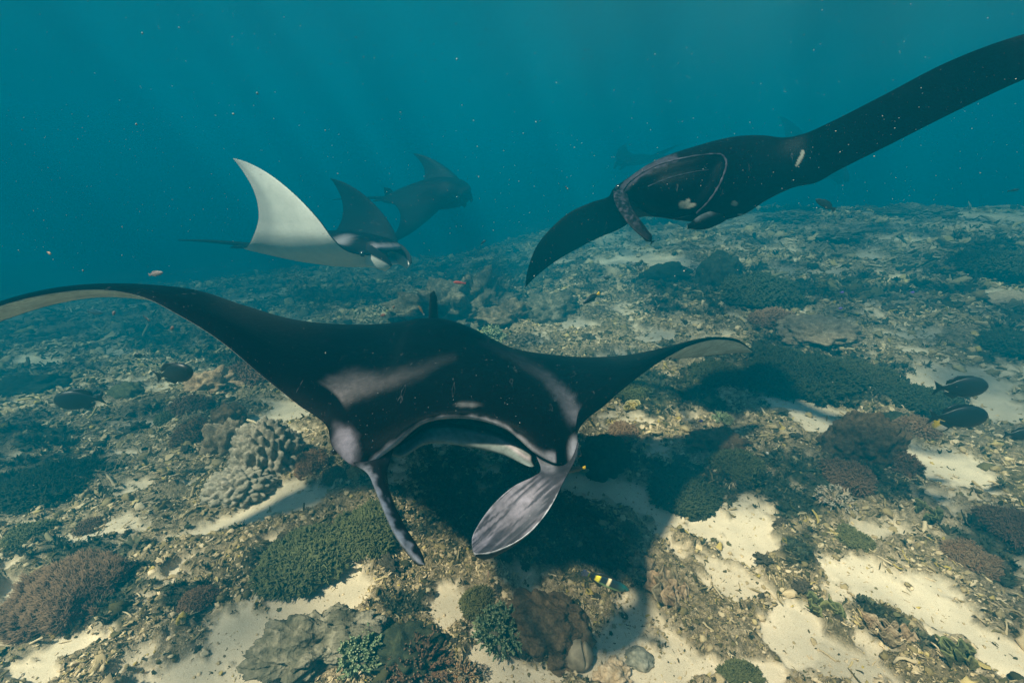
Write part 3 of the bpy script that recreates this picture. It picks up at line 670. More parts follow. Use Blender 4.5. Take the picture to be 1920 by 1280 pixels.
for (a, b_, d, f, k) in RM:
    A, B = P(*a, d), P(*b_, d); md = (A+B)/2; tc_ = CAM-md; tc_ /= np.linalg.norm(tc_)
    q = lambda s, o: A*(1-s)+B*s+tc_*o
    C.append([A, q(.12, f*.7), q(.38, f), q(.68, f*.9), q(.92, f*.5), B, q(.8, -k*.8), q(.45, -k), q(.15, -k*.6)])
MOUTH = [(1163, 378), (1172, 352), (1195, 330), (1235, 309), (1290, 295), (1343, 289), (1359, 297), (1361, 314), (1349, 346), (1329, 377), (1306, 400)]
def inpoly(px, py, L):
    r_ = np.zeros(np.shape(px), bool)
    for (ax, ay), (bx, by) in zip(L, L[1:]+L[:1]):
        cnd = ((ay > py) != (by > py)) & (px < (bx-ax)*(py-ay)/(by-ay+1e-9)+ax); r_ ^= cnd
    return r_
MP = MOUTH+[(1270, 409), (1200, 402)]
def pig_right(V, st, v):
    px, py, d = pix(V); nf = pn3(V[:, 0]*30, V[:, 1]*30, V[:, 2]*30); c = np.tile(np.array((.0010, .0016, .0024)), (len(V), 1))
    ins = inpoly(px, py, MP) & (v < 5.2); c = blend(c, ins*.9, (.0006, .0010, .0018))
    fr2 = v < 5.2
    for (cx, cy_, a1, b1, dg) in [(1289, 387, 14, 3.5, -14), (1280, 384, 6, 6, 0), (1289, 379, 3, 6, 30), (1499, 300, 12, 2.6, -62), (1504, 288, 7, 3, -80), (1377, 382, 5, 4, 0), (1388, 402, 5, 2, 0)]:
        c = blend(c, (S(1.6-np.hypot(((px-cx)*math.cos(rad(dg))+(py-cy_)*math.sin(rad(dg)))/a1, (-(px-cx)*math.sin(rad(dg))+(py-cy_)*math.cos(rad(dg)))/b1)+.35*nf)*2-.5).clip(0, 1)*fr2*.85, (.26, .29, .25))
    k = S(1.5-seg_dist(px, py, [(1170, 352), (1195, 328), (1235, 306), (1262, 296)])/7+.8*nf)*fr2; c = blend(c, k*.4, (.07, .07, .10))
    return c
def rest_on(bv, px, py, off):
    v = P(px, py, 1)-CAM; v /= np.linalg.norm(v); h = bv.ray_cast(Vector(CAM), Vector(v))
    return (np.array(h[0])-v*off) if h[0] else None
root2 = link('manta_ray', None, loc=Vector(P(1340, 340, 2.6)))
tag(root2, 'all black manta ray banking with open mouth and raised wing, small white belly spots', 'manta ray', 'manta rays over the reef')
bme = loft_body('manta_body', C, 420, 14, pig_right, M['skin'])
# sink the mouth
co = np.empty(len(bme.vertices)*3, np.float32); bme.vertices.foreach_get('co', co); co = co.reshape(-1, 3).astype(float)
px, py, d = pix(co); ins = inpoly(px, py, MP); dep = np.linalg.norm(co-CAM, axis=1)
fr2 = d < 2.36
edge = seg_dist(px, py, MOUTH); vw = (co-CAM)/dep[:, None]
co += vw*(S(edge/26)*.022*(ins & fr2))[:, None]
bme.vertices.foreach_set('co', co.astype(np.float32).ravel()); bme.update()
bv = BVHTree.FromPolygons([tuple(c_) for c_ in co], [tuple(p.vertices) for p in bme.polygons])
link('body', local(bme, root2), root2)
def surf_tube(name, L, r0, r1, pig, par, off=.0, sub=6):
    L = np.array(L, float); t = np.arange(len(L), dtype=float); q = np.linspace(0, len(L)-1, len(L)*sub); L = hermite(L, t, q)
    pts = [rest_on(bv, a, b_, off) for a, b_ in L]; pts = np.array([p for p in pts if p is not None])
    ds = np.linalg.norm(pts-CAM, axis=1); ds = np.convolve(np.pad(ds, 3, 'edge'), np.ones(7)/7, 'valid'); vv = pts-CAM; pts = CAM+vv/np.linalg.norm(vv, axis=1)[:, None]*(ds-off)[:, None]
    n = len(pts); rr_ = np.interp(np.linspace(0, 1, n), [0, .5, 1], [r0, (r0+r1)/2, r1])*(1+.25*np.sin(np.arange(n)*1.9))
    V, F = tube(pts, rr_, 7); nf = pn3(V[:, 0]*80, V[:, 1]*80, V[:, 2]*80)
    c = np.clip(np.array(pig)[None]*(1+1.1*nf[:, None]), .006, .5)
    return link(name, local(mesh(name, V, F, M['skin'], {'pig': c}), par), par)
surf_tube('mouth_rim', MOUTH, .0045, .0055, (.035, .035, .05), root2, .002)
surf_tube('jaw_ridge', [(1215, 350), (1255, 334), (1300, 323), (1328, 319)], .004, .004, (.015, .018, .026), root2, .0)
def pig_f2(V, st, v):
    nf = pn3(V[:, 0]*50, V[:, 1]*50, V[:, 2]*50); c = np.tile(np.array((.003, .004, .006)), (len(V), 1)); return blend(c, S(nf*1.6+.25)*S((4.2-st)/1.5)*.45, (.05, .05, .07))
rows = [((1150, 360), (1176, 357), 2.36), ((1153, 380), (1180, 378), 2.28), ((1165, 402), (1188, 396), 2.22), ((1180, 422), (1200, 412), 2.18), ((1200, 441), (1213, 430), 2.15), ((1216, 452), (1221, 446), 2.13), ((1224, 455), (1224, 455), 2.13)]
f_ = link('cephalic_fin', local(strip('cephalic_fin', [(P(*a, d), P(*b_, d+.04)) for a, b_, d in rows], .016, 60, pig_f2, M['skin']), root2), root2); f_['label'] = 'hanging mottled head fin'
def pig_f3(V, st, v):
    c = np.tile(np.array((.002, .003, .004)), (len(V), 1)); dv = np.minimum(v, 8-v); return blend(c, S(1.3-dv/1.3)*S((st-.6)/.8)*S((3.6-st)/.7), (.06, .08, .09))
rows = [((1350, 388), (1372, 406), 2.26), ((1332, 396), (1345, 422), 2.20), ((1316, 402), (1322, 430), 2.16), ((1304, 410), (1306, 431), 2.14), ((1296, 418), (1295, 429), 2.13), ((1289, 424), (1289, 425), 2.13)]
f_ = link('cephalic_fin', local(strip('cephalic_fin', [(P(*a, d), P(*b_, d+.03)) for a, b_, d in rows], .016, 60, pig_f3, M['skin']), root2), root2); f_['label'] = 'head fin curled up under the chin'
V, F = icov(3); link('eye', local(mesh('eye', V*.02+P(1160, 352, 2.42), F, M['eye']), root2), root2)
b0 = P(1400, 300, 3.05); tl = [b0+np.array((.12, .35, -.02))*t*3 for t in np.linspace(0, 1, 12)]
V, F = tube(tl, np.linspace(.03, .004, 12), 8); link('tail', local(mesh('tail', V, F, M['skin'], {'pig': np.tile(BLACK, (len(V), 1))}), root2), root2)

# ---- a whole manta in its own frame (x across, y forward, z up), wings bent by the pose
def manta(name, label, loc, fwd, up, S_, bendL, bendR, belly, detail=True, headfin=(0.55, -.25), pale=1.0, wing=1.0, sweep=0., fat=1.):
    ss = np.concatenate([-np.array([1, .985, .95, .88, .78, .66, .54, .42, .32, .25, .205, .17, .13, .08, .04]), [0]]); ss = np.concatenate([ss, -ss[-2::-1]])
    aS = np.abs(ss)
    yle = np.interp(aS, [0, .08, .14, .18, .205, .25, .32, .42, .54, .66, .78, .88, .95, .985, 1], [.44, .43, .41, .385, .345, .325, .30, .255, .19, .105, .0, -.11, -.215, -.29, -.34])
    yte = np.interp(aS, [0, .08, .14, .2, .3, .42, .54, .66, .78, .88, .95, .985, 1], [-.54, -.54, -.52, -.44, -.33, -.25, -.205, -.20, -.225, -.27, -.31, -.335, -.345])
    yle = yle+sweep*np.clip(aS-.3, 0, 1); yte = yte+sweep*np.clip(aS-.3, 0, 1)
    th = fat*np.interp(aS, [0, .1, .17, .22, .3, .42, .6, .85, 1], [.115, .11, .09, .065, .048, .034, .018, .008, .001])
    def curve(b_):
        t = np.linspace(0, 1, 200); ang = np.where(t > .15, b_[0]*S((t-.15)/.35)+b_[1]*np.clip(t-.35, 0, 1)/.65, 0)
        x = np.concatenate([[0], np.cumsum(np.cos(ang[1:])*np.diff(t))]); z = np.concatenate([[0], np.cumsum(np.sin(ang[1:])*np.diff(t))]); return t, x, z, ang
    CL, CR = curve(bendL), curve(bendR); C = []
    wf = lambda v: v if v < .2 else .2+(v-.2)*wing
    for s, a, yl, yt, h in zip(ss, aS, yle, yte, th):
        t, X, Z, AN = CL if s < 0 else CR; sg = -1 if s < 0 else 1
        x, z, an = sg*wf(np.interp(a, t, X)), np.interp(a, t, Z)*wing, np.interp(a, t, AN); nx, nz = -sg*math.sin(an), math.cos(an)
        c_ = yl-yt
        def q(f, o): return (x+nx*o, yl-c_*f, z+nz*o)
        if a < .14: C.append([q(0, .02), q(.10, h*.75), q(.38, h), q(.78, h*.55), q(1, 0), q(.8, -h*.35), q(.4, -h*.8), q(.12, -h*.75), q(.03, -.065), q(.11, -.012)])
        else: C.append([q(0, 0), q(.12, h*.65), q(.38, h), q(.75, h*.5), q(1, 0), q(.8, -h*.4), q(.45, -h*.8), q(.18, -h*.65), q(.06, -h*.4), q(.02, -h*.2)])
    C = np.array(C)*S_; ci = (len(ss)-1)/2; sidx = np.arange(len(ss))
    def pg(V, st, v):
        s = np.interp(st, sidx, ss); a = np.abs(s); Vn = V/S_; nf = pn3(Vn[:, 0]*22, Vn[:, 1]*22, Vn[:, 2]*22); nl = pn3(Vn[:, 0]*6, Vn[:, 1]*6, Vn[:, 2]*6)
        c = np.tile(BLACK*1.6, (len(V), 1)); low = (v > 4.2) & (v < 9.3); top = ~low
        c = blend(c, top*S(1.25-np.hypot((a-.22)/.11, (Vn[:, 1]-.20-.25*(.3-a))/.055)+.3*nl)*.8*pale, (.2, .2, .22))
        c = blend(c, top*(a < .15)*S(1.3-np.abs(v-.1)/.4+.4*nf)*.8*pale, (.28, .27, .3)) if True else c
        if belly == 'white':
            c = blend(c, low*S(1.2-S((a-.80)/.2)*.3), (.62, .63, .57)); c = blend(c, low*S((5.7-v)/.8)*S((a-.15)/.3)*.45, (.15, .16, .17)); c = blend(c, low*S((a-.86)/.14)*.5, (.12, .13, .14)); 
            c = blend(c, ((v > 8.6) & (v < 9.4) & (a < .13))*1., (.05, .05, .06))
        return c
    r_ = link(name, None); r_['x'] = 1; del r_['x']
    tag(r_, label, 'manta ray', 'manta rays over the reef')
    f = Vector(fwd).normalized(); u = Vector(up); rt = f.cross(u).normalized(); u = rt.cross(f).normalized()
    r_.matrix_world = Matrix(((rt.x, f.x, u.x, loc[0]), (rt.y, f.y, u.y, loc[1]), (rt.z, f.z, u.z, loc[2]), (0, 0, 0, 1)))
    mt = M['skin2']
    link('body', loft_body('manta_body', C, 220, 7, pg, mt), r_)
    bc = (.75, .75, .68) if belly == 'white' else (.01, .011, .012)
    for sg in (-1, 1):
        L, dz = headfin; rows = []
        for t in np.linspace(0, 1, 7):
            cx = sg*(.165-.05*t*t); yy = .36+L*.55*t; zz = -.01+dz*t**1.4; w2 = .06*(1-.45*t*t)*(1 if t < .95 else .35)
            rows.append((np.array((cx, yy+.01, zz+w2))*S_, np.array((cx-sg*.012, yy-.01, zz-w2))*S_))
        A = np.array([r[0] for r in rows]); B = np.array([r[1] for r in rows]); nn = np.array((sg, .1, 0.))*.012*S_
        Cc = np.stack([A, (A+B)/2+nn, B, (A+B)/2-nn], 1)
        link('cephalic_fin', loft_body('cephalic_fin', Cc, 24, 5, lambda V, st, v: blend(np.tile(np.array((.012, .013, .016)), (len(V), 1)), ((v > .9) & (v < 3.2))*.9, bc), mt), r_)
        V, F = icov(2); link('eye', mesh('eye', V*.018*S_+np.array((sg*.198, .365, -.005))*S_, F, M['eye']), r_)
        o_ = [(sg*.05, -.5, 0), (sg*.12, -.5, 0), (sg*.15, -.58, 0), (sg*.10, -.66, -.01), (sg*.05, -.62, 0)]
        link('pelvic_fin', blade(np.array(o_)*S_, .012*S_, mt, BLACK*1.6), r_)
    link('dorsal_fin', blade(np.array([(0, -.40, .03), (.0, -.46, .10), (.0, -.53, .115), (.0, -.54, .02)])*S_, .008*S_, mt, BLACK*2), r_)
    p = np.array([(0, -.5-t, .0+.02*math.sin(t*3)) for t in np.linspace(0, .7, 16)])*S_
    V, F = tube(p, np.linspace(.02, .004, 16)*S_, 8); link('tail', mesh('tail', V, F, mt, {'pig': np.tile(BLACK*1.6, (len(V), 1))}), r_)
    return r_
manta('manta_ray', 'manta ray with raised wings showing its white underside, beyond the nearest ray', P(618, 468, 4.6), (.95, -.27, .0), (.0, .12, 1), 1.78, (1.3, .25), (1.3, .2), 'white', headfin=(.22, -.06), wing=.66, sweep=.14)
manta('manta_ray', 'dark manta ray gliding behind the white bellied one, its wing tip up', P(808, 366, 6.4), (.97, -.22, .06), (-.08, -.16, 1), 1.4, (.95, .25), (-.7, -.6), 'dark', headfin=(.10, -.10), pale=.05, wing=.64, fat=1.5)
manta('manta_ray', 'very faint manta ray with one upright wing tip, half hidden by the black ray', P(1505, 318, 10.5), (.9, -.35, -.05), (.0, .1, 1), 1.95, (1.4, .2), (.3, .1), 'dark', headfin=(.22, -.12), pale=.0)
manta('manta_ray', 'faintest manta ray, a small hazy shape just above the black ray head', P(1195, 300, 11), (-.9, -.3, -.12), (.1, -.1, 1), 1.25, (.4, .2), (.3, .1), 'dark', headfin=(.22, -.12), pale=.0)
print('mantas done')

# ================================================================== CORALS
def onfloor(px, py):
    p = ground(px, py); return np.array((p[0], p[1], float(Hfull(np.array([p[0]]), np.array([p[1]]))[0])))
def place(name, label, cat, px, py, wpx, group=None):
    p = onfloor(px, py); d = (p-CAM)@FW; r_ = link(name, None, loc=Vector(p)); r_.rotation_euler.z = random.uniform(-.6, .6)
    tag(r_, label, cat, group); return r_, wpx*d/FPX/2
def lumpmesh(name, seed, r, h, mt, bump_n=7., amp=.16, sub=5, low=.25, warp=.25, flat=0, ecc=1.):
    V, F = icov(sub); q = V*1.3+seed*3.7
    k = 1+warp*pn3(q[:, 0], q[:, 1], q[:, 2])+.5*warp*pn3(q[:, 0]*2.3, q[:, 1]*2.3, q[:, 2]*2.3)
    f = worley3(V*bump_n/2+seed*11.1+.25*np.stack([pn3(*(V.T*3+i_*9)) for i_ in range(3)], 1))
    k = k*(1+amp*(1-np.clip(f, 0, 1)**1.6)*1.3-amp*.5); k *= 1+.02*pn3(*(V.T*22+seed))
    if mt in (M['rock'], M['tan'], M['brown'], M['cream']) and sub > 4:
        cr_ = .16 if mt is M['rock'] else .07; q2 = V*np.array((4., 4., 7.))+seed*5.1; k *= 1+cr_*(.5-np.abs(pn3(*q2.T))*1.6)+cr_*.6*(.4-np.abs(pn3(*(q2.T*2.2)))*1.6)+cr_*.3*pn3(*(q2.T*5))
    V = V*k[:, None]*np.array((r*ecc, r/ecc, h)); V[:, 2] = np.where(V[:, 2] < -low*h, -low*h+(V[:, 2]+low*h)*.2, V[:, 2]); V[:, 2] += low*h*.15
    tip = S((1-f)*1.4-.5)
    return mesh(name, V, F, mt, {'tip': tip*.5})
def boulder(label, px, py, w, hr, mk, seed, bump_n=7., amp=.2, cat='coral', name='boulder_coral', warp=.25, sub=5, ecc=1.1):
    r_, r = place(name, label, cat, px, py, w)
    o = lumpmesh(name, seed, r, r*hr*1.35, M[mk], bump_n, amp, sub=sub, warp=warp, ecc=ecc)
    ob = link(name, o, loc=r_.location); ob.rotation_euler = r_.rotation_euler
    for k in ('label', 'category'): ob[k] = r_[k]
    nm = ob.name; bpy.data.objects.remove(r_); ob.name = name; return ob
def shaggy(label, px, py, w, hr, mk, seed, n=2200, L=.16, wd=.022, name='soft_coral', lobes=1, flow=(0, 0, 0), cat='soft coral'):
    """dome of soft tentacles over a lumpy base"""
    r_, r = place(name, label, cat, px, py, w); g = np.random.default_rng(seed)
    base = lumpmesh('base', seed, r*.86, r*hr*.86, M[mk], 5., .2, sub=4, warp=.35); link('base', base, r_)
    co = np.empty(len(base.vertices)*3, np.float32); base.vertices.foreach_get('co', co); co = co.reshape(-1, 3)
    no = np.empty(len(base.vertices)*3, np.float32); base.vertices.foreach_get('normal', no); no = no.reshape(-1, 3)
    up_ = np.where((co[:, 2] > -.1*r*hr))[0]; idx = g.choice(up_, n); B = co[idx]+g.normal(0, .02*r, (n, 3)); Nn = no[idx]+g.normal(0, .38, (n, 3))+np.array((0, 0, .2))+np.array(flow)
    Nn /= np.linalg.norm(Nn, axis=1)[:, None]
    side = np.cross(Nn, g.normal(0, 1, (n, 3))); side /= np.linalg.norm(side, axis=1)[:, None]
    ln = (r*L*g.uniform(.6, 1.4, n))[:, None]; ww = (r*wd*g.uniform(.7, 1.3, n))[:, None]; ww2 = ww*1.1
    bend = g.normal(0, .25, (n, 3))*ln+np.array(flow)*ln*.6-np.array((0, 0, .15))*ln
    P0, P1, P2 = B-Nn*ln*.2, B+Nn*ln*.55, B+Nn*ln+bend
    th_ = np.cross(Nn, side)
    rings = []
    for Pp, q in ((P0, ww), (P1, ww2), (P2, ww*.55)):
        for a in range(3): rings.append(Pp+side*q*math.cos(a*2.094)+th_*q*math.sin(a*2.094))
    V = np.stack(rings, 1).reshape(-1, 3); o = (np.arange(n)*9)[:, None]
    fq = np.array([[l*3+a, l*3+(a+1) % 3, l*3+3+(a+1) % 3, l*3+3+a] for l in (0, 1) for a in range(3)]+[[6, 7, 8, 8]])
    F = (o[:, None]+fq[None]).reshape(-1, 4)
    me = mesh('polyps', V, [f[:3] if f[2] == f[3] else f for f in F.tolist()], M[mk], {'tip': np.tile(np.repeat([0, .35, 1.], 3), n)}, smooth=True)
    po = link('polyps', me, r_); po['kind'] = 'stuff'; return r_
def branchmesh(seed, nubs=7):
    g = np.random.default_rng(seed); p = np.array([(0, 0, 0), (.06, .02, .3), (.12, -.02, .62), (.15, .02, .95)])+g.normal(0, .03, (4, 3))*np.array([[0], [1], [1], [1]])
    T = [tube(p, [.10, .095, .08, .06], 7)]; tp = [np.clip(T[0][0][:, 2]/.95, 0, 1)**3]
    for k in range(nubs):
        t = g.uniform(.3, .95); b0 = p[0]*(1-t)+p[3]*t; a = g.uniform(0, 6.28); L_ = g.uniform(.16, .36)
        d = np.array((math.cos(a), math.sin(a), g.uniform(.5, 1.1))); d /= np.linalg.norm(d)
        q = tube(np.array([b0, b0+d*L_*.6, b0+d*L_+[0, 0, .06]]), [.07, .06, .045], 6); T.append(q); h_ = np.linalg.norm(q[0]-b0, axis=1)/L_; tp.append(np.clip(h_, 0, 1)**2)
    V, F = join(T); return V, F, np.concatenate(tp)
def branching(label, px, py, w, hr, mk, seed, nb=46, fat=1., name='branching_coral'):
    r_, r = place(name, label, 'branching coral', px, py, w); g = np.random.default_rng(seed); kinds = []
    for k in range(4):
        V, F, tp = branchmesh(seed*10+k); V = V*np.array((fat, fat, 1)); me = mesh('branch', V, [f[:3] if f[2] == f[3] else f for f in F.tolist()], M[mk], {'tip': tp}); kinds.append(me)
    ga = math.pi*(3-5**.5)
    for k in range(nb):
        f = (k+.5)/nb; t = math.acos(1-f*1.05) if f < .95 else 1.6; a = k*ga+g.normal(0, .15)
        d = Vector((math.cos(a)*math.sin(t), math.sin(a)*math.sin(t), math.cos(t)*hr)); ln = r*(.62+.2*g.random())
        o = link('branch', kinds[k % 4], r_); o.location = d*r*.42; s_ = ln
        o.scale = (s_, s_, s_); o.rotation_euler = (d+Vector((0, 0, .25))).to_track_quat('Z', 'Y').to_euler(); o.rotation_euler.rotate_axis('Z', g.uniform(0, 6.28))
    link('base', lumpmesh('base', seed, r*.55, r*.45*hr, M['rock'], 6, .2, sub=3), r_); return r_
def plates(label, px, py, w, hr, mk, seed, n=9, lean=(0, 0), name='leaf_coral'):
    r_, r = place(name, label, 'leaf coral', px, py, w); g = np.random.default_rng(seed)
    for k in range(n):
        nr, na = 14, 34; rr_, th = np.meshgrid(np.linspace(.05, 1, nr), np.linspace(-1.15, 1.15, na), indexing='ij')
        R0 = r*g.uniform(.45, .85); ph = g.uniform(0, 9); ruf = .13*np.sin(th*g.uniform(4, 8)+ph)*rr_**1.5+.08*pn2(th*3+ph, rr_*3)
        edge = 1+.14*pn2(th*2.2+ph*3, 0*th)+.06*pn2(th*7+ph, 0*th)
        X = np.sin(th)*rr_*edge*.75; Z = np.cos(th)*rr_*edge*hr; Y = ruf+.25*rr_**2
        top = np.stack([X, Y, Z], -1).reshape(-1, 3)*R0; thk = .02*R0*(1.4-rr_.ravel())[:, None]+.0015
        V = np.vstack([top+[0, 1, 0]*thk, top-[0, 1, 0]*thk]); f1 = grid_faces(nr, na); m_ = nr*na; fs = f1.tolist()+(f1[:, ::-1]+m_).tolist()
        bd = [i_ for i_ in range(na)]; 
        for j in range(na-1): fs.append([(nr-1)*na+j, (nr-1)*na+j+1, m_+(nr-1)*na+j+1, m_+(nr-1)*na+j][::-1])
        for e in (0, na-1):
            for i_ in range(nr-1): fs.append([i_*na+e, (i_+1)*na+e, m_+(i_+1)*na+e, m_+i_*na+e][::(1 if e else -1)])
        tip = np.tile(S((rr_.ravel()-.86)/.12), 2)
        o = link('plate', mesh('plate', V, fs, M[mk], {'tip': tip}), r_); a = g.uniform(0, 6.28)
        o.location = (math.cos(a)*r*g.uniform(.1, .6), math.sin(a)*r*g.uniform(.1, .6), -.03*r); o.rotation_euler = (g.normal(lean[0], .25), g.normal(lean[1], .25), g.normal(.2, .5) if n > 4 else g.normal(0, .6))
    return r_
random.seed(11)
boulder('big grey lumpy boulder coral left of the round rust soft coral', 510, 878, 100, 1.2, 'porites', 1, 11, .34, sub=6, warp=.15)
boulder('tan knobbly boulder coral spreading over sand at the foot of the big grey one', 452, 930, 92, .6, 'porites', 2, 9, .38, sub=6, ecc=1.1, warp=.15)
shaggy('dark round tufted coral with pale rim, left of the cream knobbly coral', 368, 824, 66, .95, 'brown', 3, 2600, .10, .02)
boulder('brown and cream knobbly coral wedged between the dark round coral and the grey boulder', 430, 842, 66, 1.0, 'tan', 4, 8, .25, warp=.4)
boulder('brown capped coral right behind the cream knobbly one', 432, 800, 60, .8, 'brown', 5, 8, .2)
shaggy('round rust coloured soft coral right of the grey boulder coral', 588, 882, 60, 1.0, 'rust', 6, 3200, .12, .020)
shaggy('small rust and cream soft coral just right of the round rust one', 630, 898, 44, .85, 'rust', 7, 1500, .14, .03)
boulder('little orange tan coral next to the pale cheek of the nearest ray', 672, 894, 34, .9, 'orange', 8, 9, .2, sub=4)
boulder('tan crumbly coral under the left wing beside the dark soft coral', 398, 736, 74, .6, 'tan', 9, 9, .3, warp=.5)
shaggy('dark brown soft coral just under the edge of the left wing', 468, 716, 92, .55, 'brownsoft', 10, 2600, .12, .025)
shaggy('brown mossy coral behind the dark round tufted coral', 362, 776, 66, .5, 'brownsoft', 11, 1800, .12, .03)
shaggy('small dark green tufted coral left of the brown mossy one', 318, 790, 46, .6, 'olive', 12, 1200, .14, .04)
boulder('dim round coral on the rubble below the surgeonfish with an orange mark', 240, 742, 50, .6, 'olive', 13, 8, .2, sub=4)
boulder('dim dark coral knoll near the left edge above the algae mat', 62, 735, 90, .4, 'dark', 14, 7, .25, warp=.4)
shaggy('big shaggy brown soft coral filling the lower left corner', 138, 1130, 170, .62, 'brownsoft', 15, 20000, .10, .007, flow=(-.5, .3, .1))
shaggy('dark green bushy coral mound beside the hanging slender head fin', 565, 1058, 150, .42, 'olive', 16, 7000, .09, .016)
shaggy('dark green bushy coral in the shadow right behind the slender head fin', 690, 1010, 120, .4, 'olive', 17, 5000, .10, .018)
shaggy('black green weedy mound at the far left under the wing shadow', 90, 925, 170, .35, 'dark', 18, 6000, .10, .016)
r_ = boulder('pitted rock ledge with ragged pale edges lying on the sand', 588, 1222, 140, .45, 'rock', 19, 4, .2, cat='rock', name='rock_ledge', warp=.6, sub=6, ecc=1.25)
plates('broken brown plates leaning on the rock ledge', 600, 1175, 110, .5, 'tan', 20, 6, lean=(.9, .2))
branching('bright green branching coral beside the rock ledge', 682, 1245, 78, 1.15, 'green', 21, 60, 1.15)
branching('bigger green branching coral beside the brown lumpy coral mass', 938, 1200, 92, .95, 'green', 22, 60, .9)
shaggy('dark green tuft coral behind the bigger green branching coral', 895, 1140, 60, .7, 'olive', 23, 2200, .16, .03)
branching('pale green branching coral behind the back of the nearest ray', 920, 640, 54, .6, 'palegreen', 24, 46, 1.2)
boulder('brown lumpy coral mass behind the smooth clefted sponge', 1025, 1190, 120, .6, 'brown', 25, 6, .18, warp=.35, sub=6)
branching('dark brown thicket coral with cream tips between the two green corals', 790, 1262, 110, .7, 'brownsoft', 27, 60, .8)
branching('orange brown finger coral at the right end of the dark thicket', 872, 1272, 50, .9, 'orange', 28, 36, 1.1)
branching('cream finger coral on the sand right of the orange finger coral', 905, 1262, 30, .8, 'cream', 29, 24, 1.1)
boulder('dark mound under the brown thicket coral', 770, 1230, 110, .5, 'dark', 30, 8, .3, warp=.4)
plates('cluster of upright tan leaf corals with frilled edges in the rubble', 1262, 1135, 120, 1.0, 'tan', 31, 13, lean=(-.3, .3))
plates('small cream leaf coral above the banded fish', 1205, 1075, 70, .9, 'tan', 32, 7, lean=(-.2, .3))
boulder('dark rounded coral head beside the right eye of the nearest ray', 1130, 876, 84, 1.0, 'dark', 33, 9, .12)
shaggy('crusty rust red coral on top of the dark rounded head', 1168, 818, 54, .7, 'rust', 34, 1600, .14, .04)
plates('mustard yellow leathery soft coral below the right wing edge', 1188, 772, 62, .7, 'yellow', 35, 8)
shaggy('olive soft coral behind the mustard leathery one', 1180, 742, 70, .5, 'olive', 36, 2200, .12, .03)
boulder('brown mossy coral with cream crust in the rubble right of the ray', 1345, 838, 76, .5, 'brown', 37, 9, .25, warp=.4)
branching('tiny pale branching coral above the brown mossy coral', 1352, 796, 38, .6, 'palegreen', 38, 30, 1.1)
shaggy('dark olive bush coral casting onto the pale sand gully', 1285, 930, 120, .35, 'dark', 39, 4200, .10, .02)
shaggy('dark olive bush coral between brown mossy coral and sand gully', 1380, 880, 90, .35, 'olive', 40, 3000, .12, .025)
boulder('large pinkish brown coral mound right of the sand channel', 1612, 858, 112, .85, 'brown', 41, 9, .16, warp=.3, sub=6)
shaggy('shaggy brown soft coral hugging the pinkish brown mound', 1668, 880, 80, .8, 'brownsoft', 42, 3000, .12, .02)
shaggy('shaggy brown soft coral in front of the pinkish brown mound', 1590, 905, 84, .6, 'brownsoft', 43, 3000, .12, .02)
shaggy('rusty soft coral behind the lower of two dark surgeonfish', 1712, 815, 60, .7, 'rust', 44, 2000, .14, .03)
boulder('dark little coral head left of the rusty soft coral', 1680, 800, 40, .7, 'dark', 45, 8, .2, sub=4)
boulder('dark round coral head beyond the broken sand patches', 1345, 530, 74, .9, 'dark', 46, 8, .14)
shaggy('dark weedy coral bank right of the round dark head', 1430, 560, 140, .5, 'dark', 47, 4000, .08, .02)
boulder('long tan boulder coral with cracks beyond the right wing tip', 1530, 628, 120, .32, 'tan', 48, 9, .2, warp=.35)
shaggy('brown crusted coral left of the long tan boulder', 1452, 608, 84, .45, 'brownsoft', 49, 2200, .12, .03)
shaggy('wide black green bush coral just right of the wing tip', 1500, 712, 190, .38, 'dark', 50, 7000, .08, .015)
shaggy('dark bush coral right of the wide black green one', 1620, 712, 110, .4, 'dark', 51, 3500, .1, .02)
shaggy('dark bush coral left of the wide black green one', 1340, 712, 90, .35, 'dark', 52, 3000, .1, .02)
shaggy('dark brown bush coral behind the two dark surgeonfish', 1725, 765, 110, .45, 'dark', 53, 3500, .1, .02)
shaggy('dark weedy bank at the right edge below the lone pale slab', 1885, 655, 90, .5, 'dark', 54, 3000, .1, .02)
shaggy('hazy dark coral bank high on the right slope', 1870, 510, 140, .45, 'dark', 55, 3500, .08, .02)
boulder('pale flat slab of coral at the right edge', 1895, 560, 90, .18, 'cream', 56, 5, .1, sub=4, ecc=1.4)
boulder('grey mound of dead coral beyond the nearest ray, under the yellow tailed fish', 1035, 590, 84, .6, 'rock', 57, 9, .25, warp=.35)
boulder('knobbly cream topped reef rock left in the hazy knoll', 796, 606, 84, .7, 'tan', 58, 8, .25, cat='reef rock', name='reef_rock', warp=.35)
boulder('main craggy reef rock of the hazy knoll behind the nearest ray', 868, 606, 160, .6, 'rock', 59, 8, .35, cat='reef rock', name='reef_rock', warp=.6, sub=6)
boulder('lower craggy reef rock at the right of the hazy knoll', 945, 606, 90, .5, 'rock', 60, 8, .35, cat='reef rock', name='reef_rock', warp=.5)
plates('pleated tan leaf coral low on the hazy knoll', 918, 612, 60, .9, 'tan', 61, 5)
plates('green crusted leaf coral on top of the hazy knoll', 912, 548, 60, .4, 'palegreen', 62, 6, lean=(.9, .2))
shaggy('rust topped soft coral near the lower right edge', 1815, 1055, 84, .5, 'rust', 63, 3500, .12, .02)
shaggy('shaggy brown soft coral against the right edge', 1888, 1000, 96, .5, 'brownsoft', 64, 4000, .12, .018)
plates('grey green leaf coral between the brown corals on the right', 1735, 985, 90, .6, 'olive', 65, 9, lean=(.4, .3))
branching('cream finger coral below the shaggy brown mound on the right', 1560, 945, 60, .6, 'cream', 66, 40, 1.0)
shaggy('olive bush coral left of the wide sand tongue', 1600, 1015, 54, .5, 'olive', 67, 2000, .14, .03)
